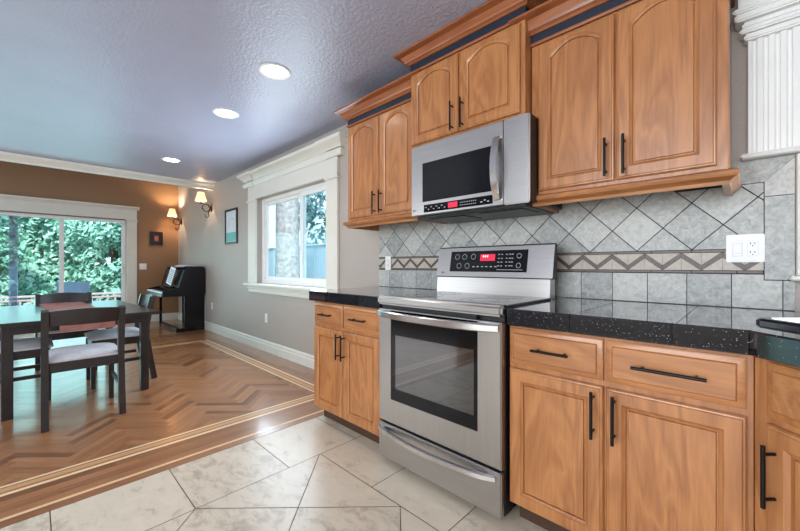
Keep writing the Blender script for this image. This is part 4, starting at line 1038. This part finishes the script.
def foliage(center, rad, n, size, rng):
    mb = MB(); cx, cy, cz = center
    clumps = []
    for _ in range(max(14, n // 160)):
        while True:
            p_ = Vector((rng.uniform(-1, 1), rng.uniform(-1, 1), rng.uniform(-1, 1)))
            if .35 < p_.length < 1: break
        clumps.append((Vector((cx + p_.x * rad[0] * .85, cy + p_.y * rad[1] * .85, cz + p_.z * rad[2] * .85)), rng.uniform(.25, .5) * min(rad), rng.random()))
    for k in range(n):
        cc, cr, ct_ = clumps[k % len(clumps)]
        d = Vector((rng.gauss(0, 1), rng.gauss(0, 1), rng.gauss(0, 1))).normalized() * cr * rng.random() ** .4
        p_ = cc + d; s_ = size * rng.uniform(.6, 1.4)
        nrm = (d.normalized() + Vector((rng.uniform(-.8, .8), rng.uniform(-.8, .8), rng.uniform(-.2, 1.2)))).normalized()
        a = nrm.orthogonal().normalized(); a.rotate(Matrix.Rotation(rng.uniform(0, 6.28), 3, nrm)); b = nrm.cross(a)
        tn = min(1, max(0, .5 * ct_ + .5 * rng.random()))
        mb.add([p_ - a * s_, p_ + b * s_ * .5 - nrm * s_ * .15, p_ + a * s_, p_ - b * s_ * .5 - nrm * s_ * .15], [[0, 1, 2], [0, 2, 3]], 0, (tn, 0, 0))
    return mb
def tree(name, label, base, trunk_h, trunk_r, center, rad, n, size, leafm='leaf', bark='branch', seed=1, group=None):
    rng = random.Random(seed)
    t = thing(name, label, 'tree' if name != 'garden_shrub' else 'shrub', base, 0, group)
    c = MB(); bx_, by_, bz = base
    c.tube([(bx_, by_, bz), (bx_ + .03, by_, bz + trunk_h * .3), (bx_ - .02, by_ + .02, bz + trunk_h * .7), (bx_, by_, bz + trunk_h)], trunk_r, 14, radii=[trunk_r * 1.15, trunk_r, trunk_r * .92, trunk_r * .7])
    for k in range(7):
        a = rng.uniform(0, 6.28); z = bz + trunk_h * rng.uniform(.55, .98); l_ = min(rad[0], rad[1]) * .7
        c.tube([(bx_, by_, z), (bx_ + l_ * .5 * math.cos(a), by_ + l_ * .5 * math.sin(a), z + .2), (bx_ + l_ * math.cos(a), by_ + l_ * math.sin(a), z + .5)], .02, 6, radii=[trunk_r * .3, trunk_r * .2, trunk_r * .08])
    obj('trunk', c, bark, t, 60)
    if n: obj('foliage', foliage(center, rad, n, size, rng), leafm, t, 0, fix=False)
    return t
tree('garden_tree', 'dense teal green tree framed by the left door pane', (-14.2, -3.3, -.8), 2.6, .14, (-14.2, -3.3, 1.5), (1.0, 1.2, 2.0), 9000, .085, 'leaf', seed=3)
tree('garden_tree', 'dense green tree framed by the right door pane', (-14.0, -.35, -.8), 2.8, .14, (-14.0, -.35, 1.7), (1.0, 1.2, 2.1), 9000, .085, 'leaf', seed=4)
tree('garden_tree', 'blue green tree at the far left behind the blind', (-14.4, -6.4, -.8), 2.8, .14, (-14.4, -6.4, 1.7), (1.0, 1.3, 2.1), 4200, .12, 'leaf2', seed=5)
tree('garden_tree', 'tall pale tree standing behind the two nearer garden trees', (-19.5, -1.6, -.8), 5.5, .2, (-19.5, -1.6, 4.2), (1.5, 5.8, 3.0), 6000, .2, 'leaf', seed=6)
rngh = random.Random(21)
hd = thing('garden_hedge', 'tall dense clipped hedge closing the garden behind the trees', 'hedge', (-16.4, -2.6, -.8))
c = MB(); n_h = 0
for k in range(26000):
    f_ = rngh.random(); y_ = rngh.uniform(-8.5, 2.2); z_ = -.8 + 4.6 * rngh.random() ** .9; x_ = -16.4 + .45 * math.sin(y_ * 2.1 + z_ * 1.7) + rngh.uniform(-.35, .35)
    p_ = Vector((x_, y_, z_)); nrm = Vector((1, rngh.uniform(-.9, .9), rngh.uniform(-.5, 1.0))).normalized(); a = nrm.orthogonal().normalized(); a.rotate(Matrix.Rotation(rngh.uniform(0, 6.28), 3, nrm)); b = nrm.cross(a); s_ = .13 * rngh.uniform(.6, 1.4)
    c.add([p_ - a * s_, p_ + b * s_ * .5 - nrm * .02, p_ + a * s_, p_ - b * s_ * .5 - nrm * .02], [[0, 1, 2], [0, 2, 3]], 0, (rngh.random(), 0, 0))
obj('foliage', c, 'leaf', hd, 0, fix=False)
c = MB()
for k in range(24): c.tube([(-16.6, -8.3 + k * .44, -.8), (-16.62, -8.2 + k * .44, 1.2), (-16.58, -8.3 + k * .44, 3.2)], .03, 6)
obj('inner_branches', c, 'branch', hd, 60)
tree('garden_shrub', 'low bushy shrub behind the deck railing', (-12.1, -1.4, -.8), .6, .05, (-12.1, -1.4, -.05), (.42, 3.4, .6), 3800, .09, 'leaf', seed=8)
tree('fir_tree', 'thick grey barked trunk outside the left window pane', (-7.0, 1.66, -.6), 6.5, .24, (-7.0, 1.66, 5.4), (1.6, 1.3, 1.2), 1200, .14, 'leaf2', 'bark', seed=9)
tree('garden_tree', 'leafy tree in front of the fence outside the right window pane', (-6.35, 3.3, -.6), 2.2, .07, (-6.2, 3.2, 2.3), (1.3, .9, 1.5), 3000, .10, 'leaf', seed=10)
tree('garden_tree', 'blue green tree rising behind the pale fence', (-11.5, 6.6, -.6), 3.4, .16, (-11.5, 6.6, 3.4), (3.4, 1.6, 2.6), 5200, .16, 'leaf2', seed=11)
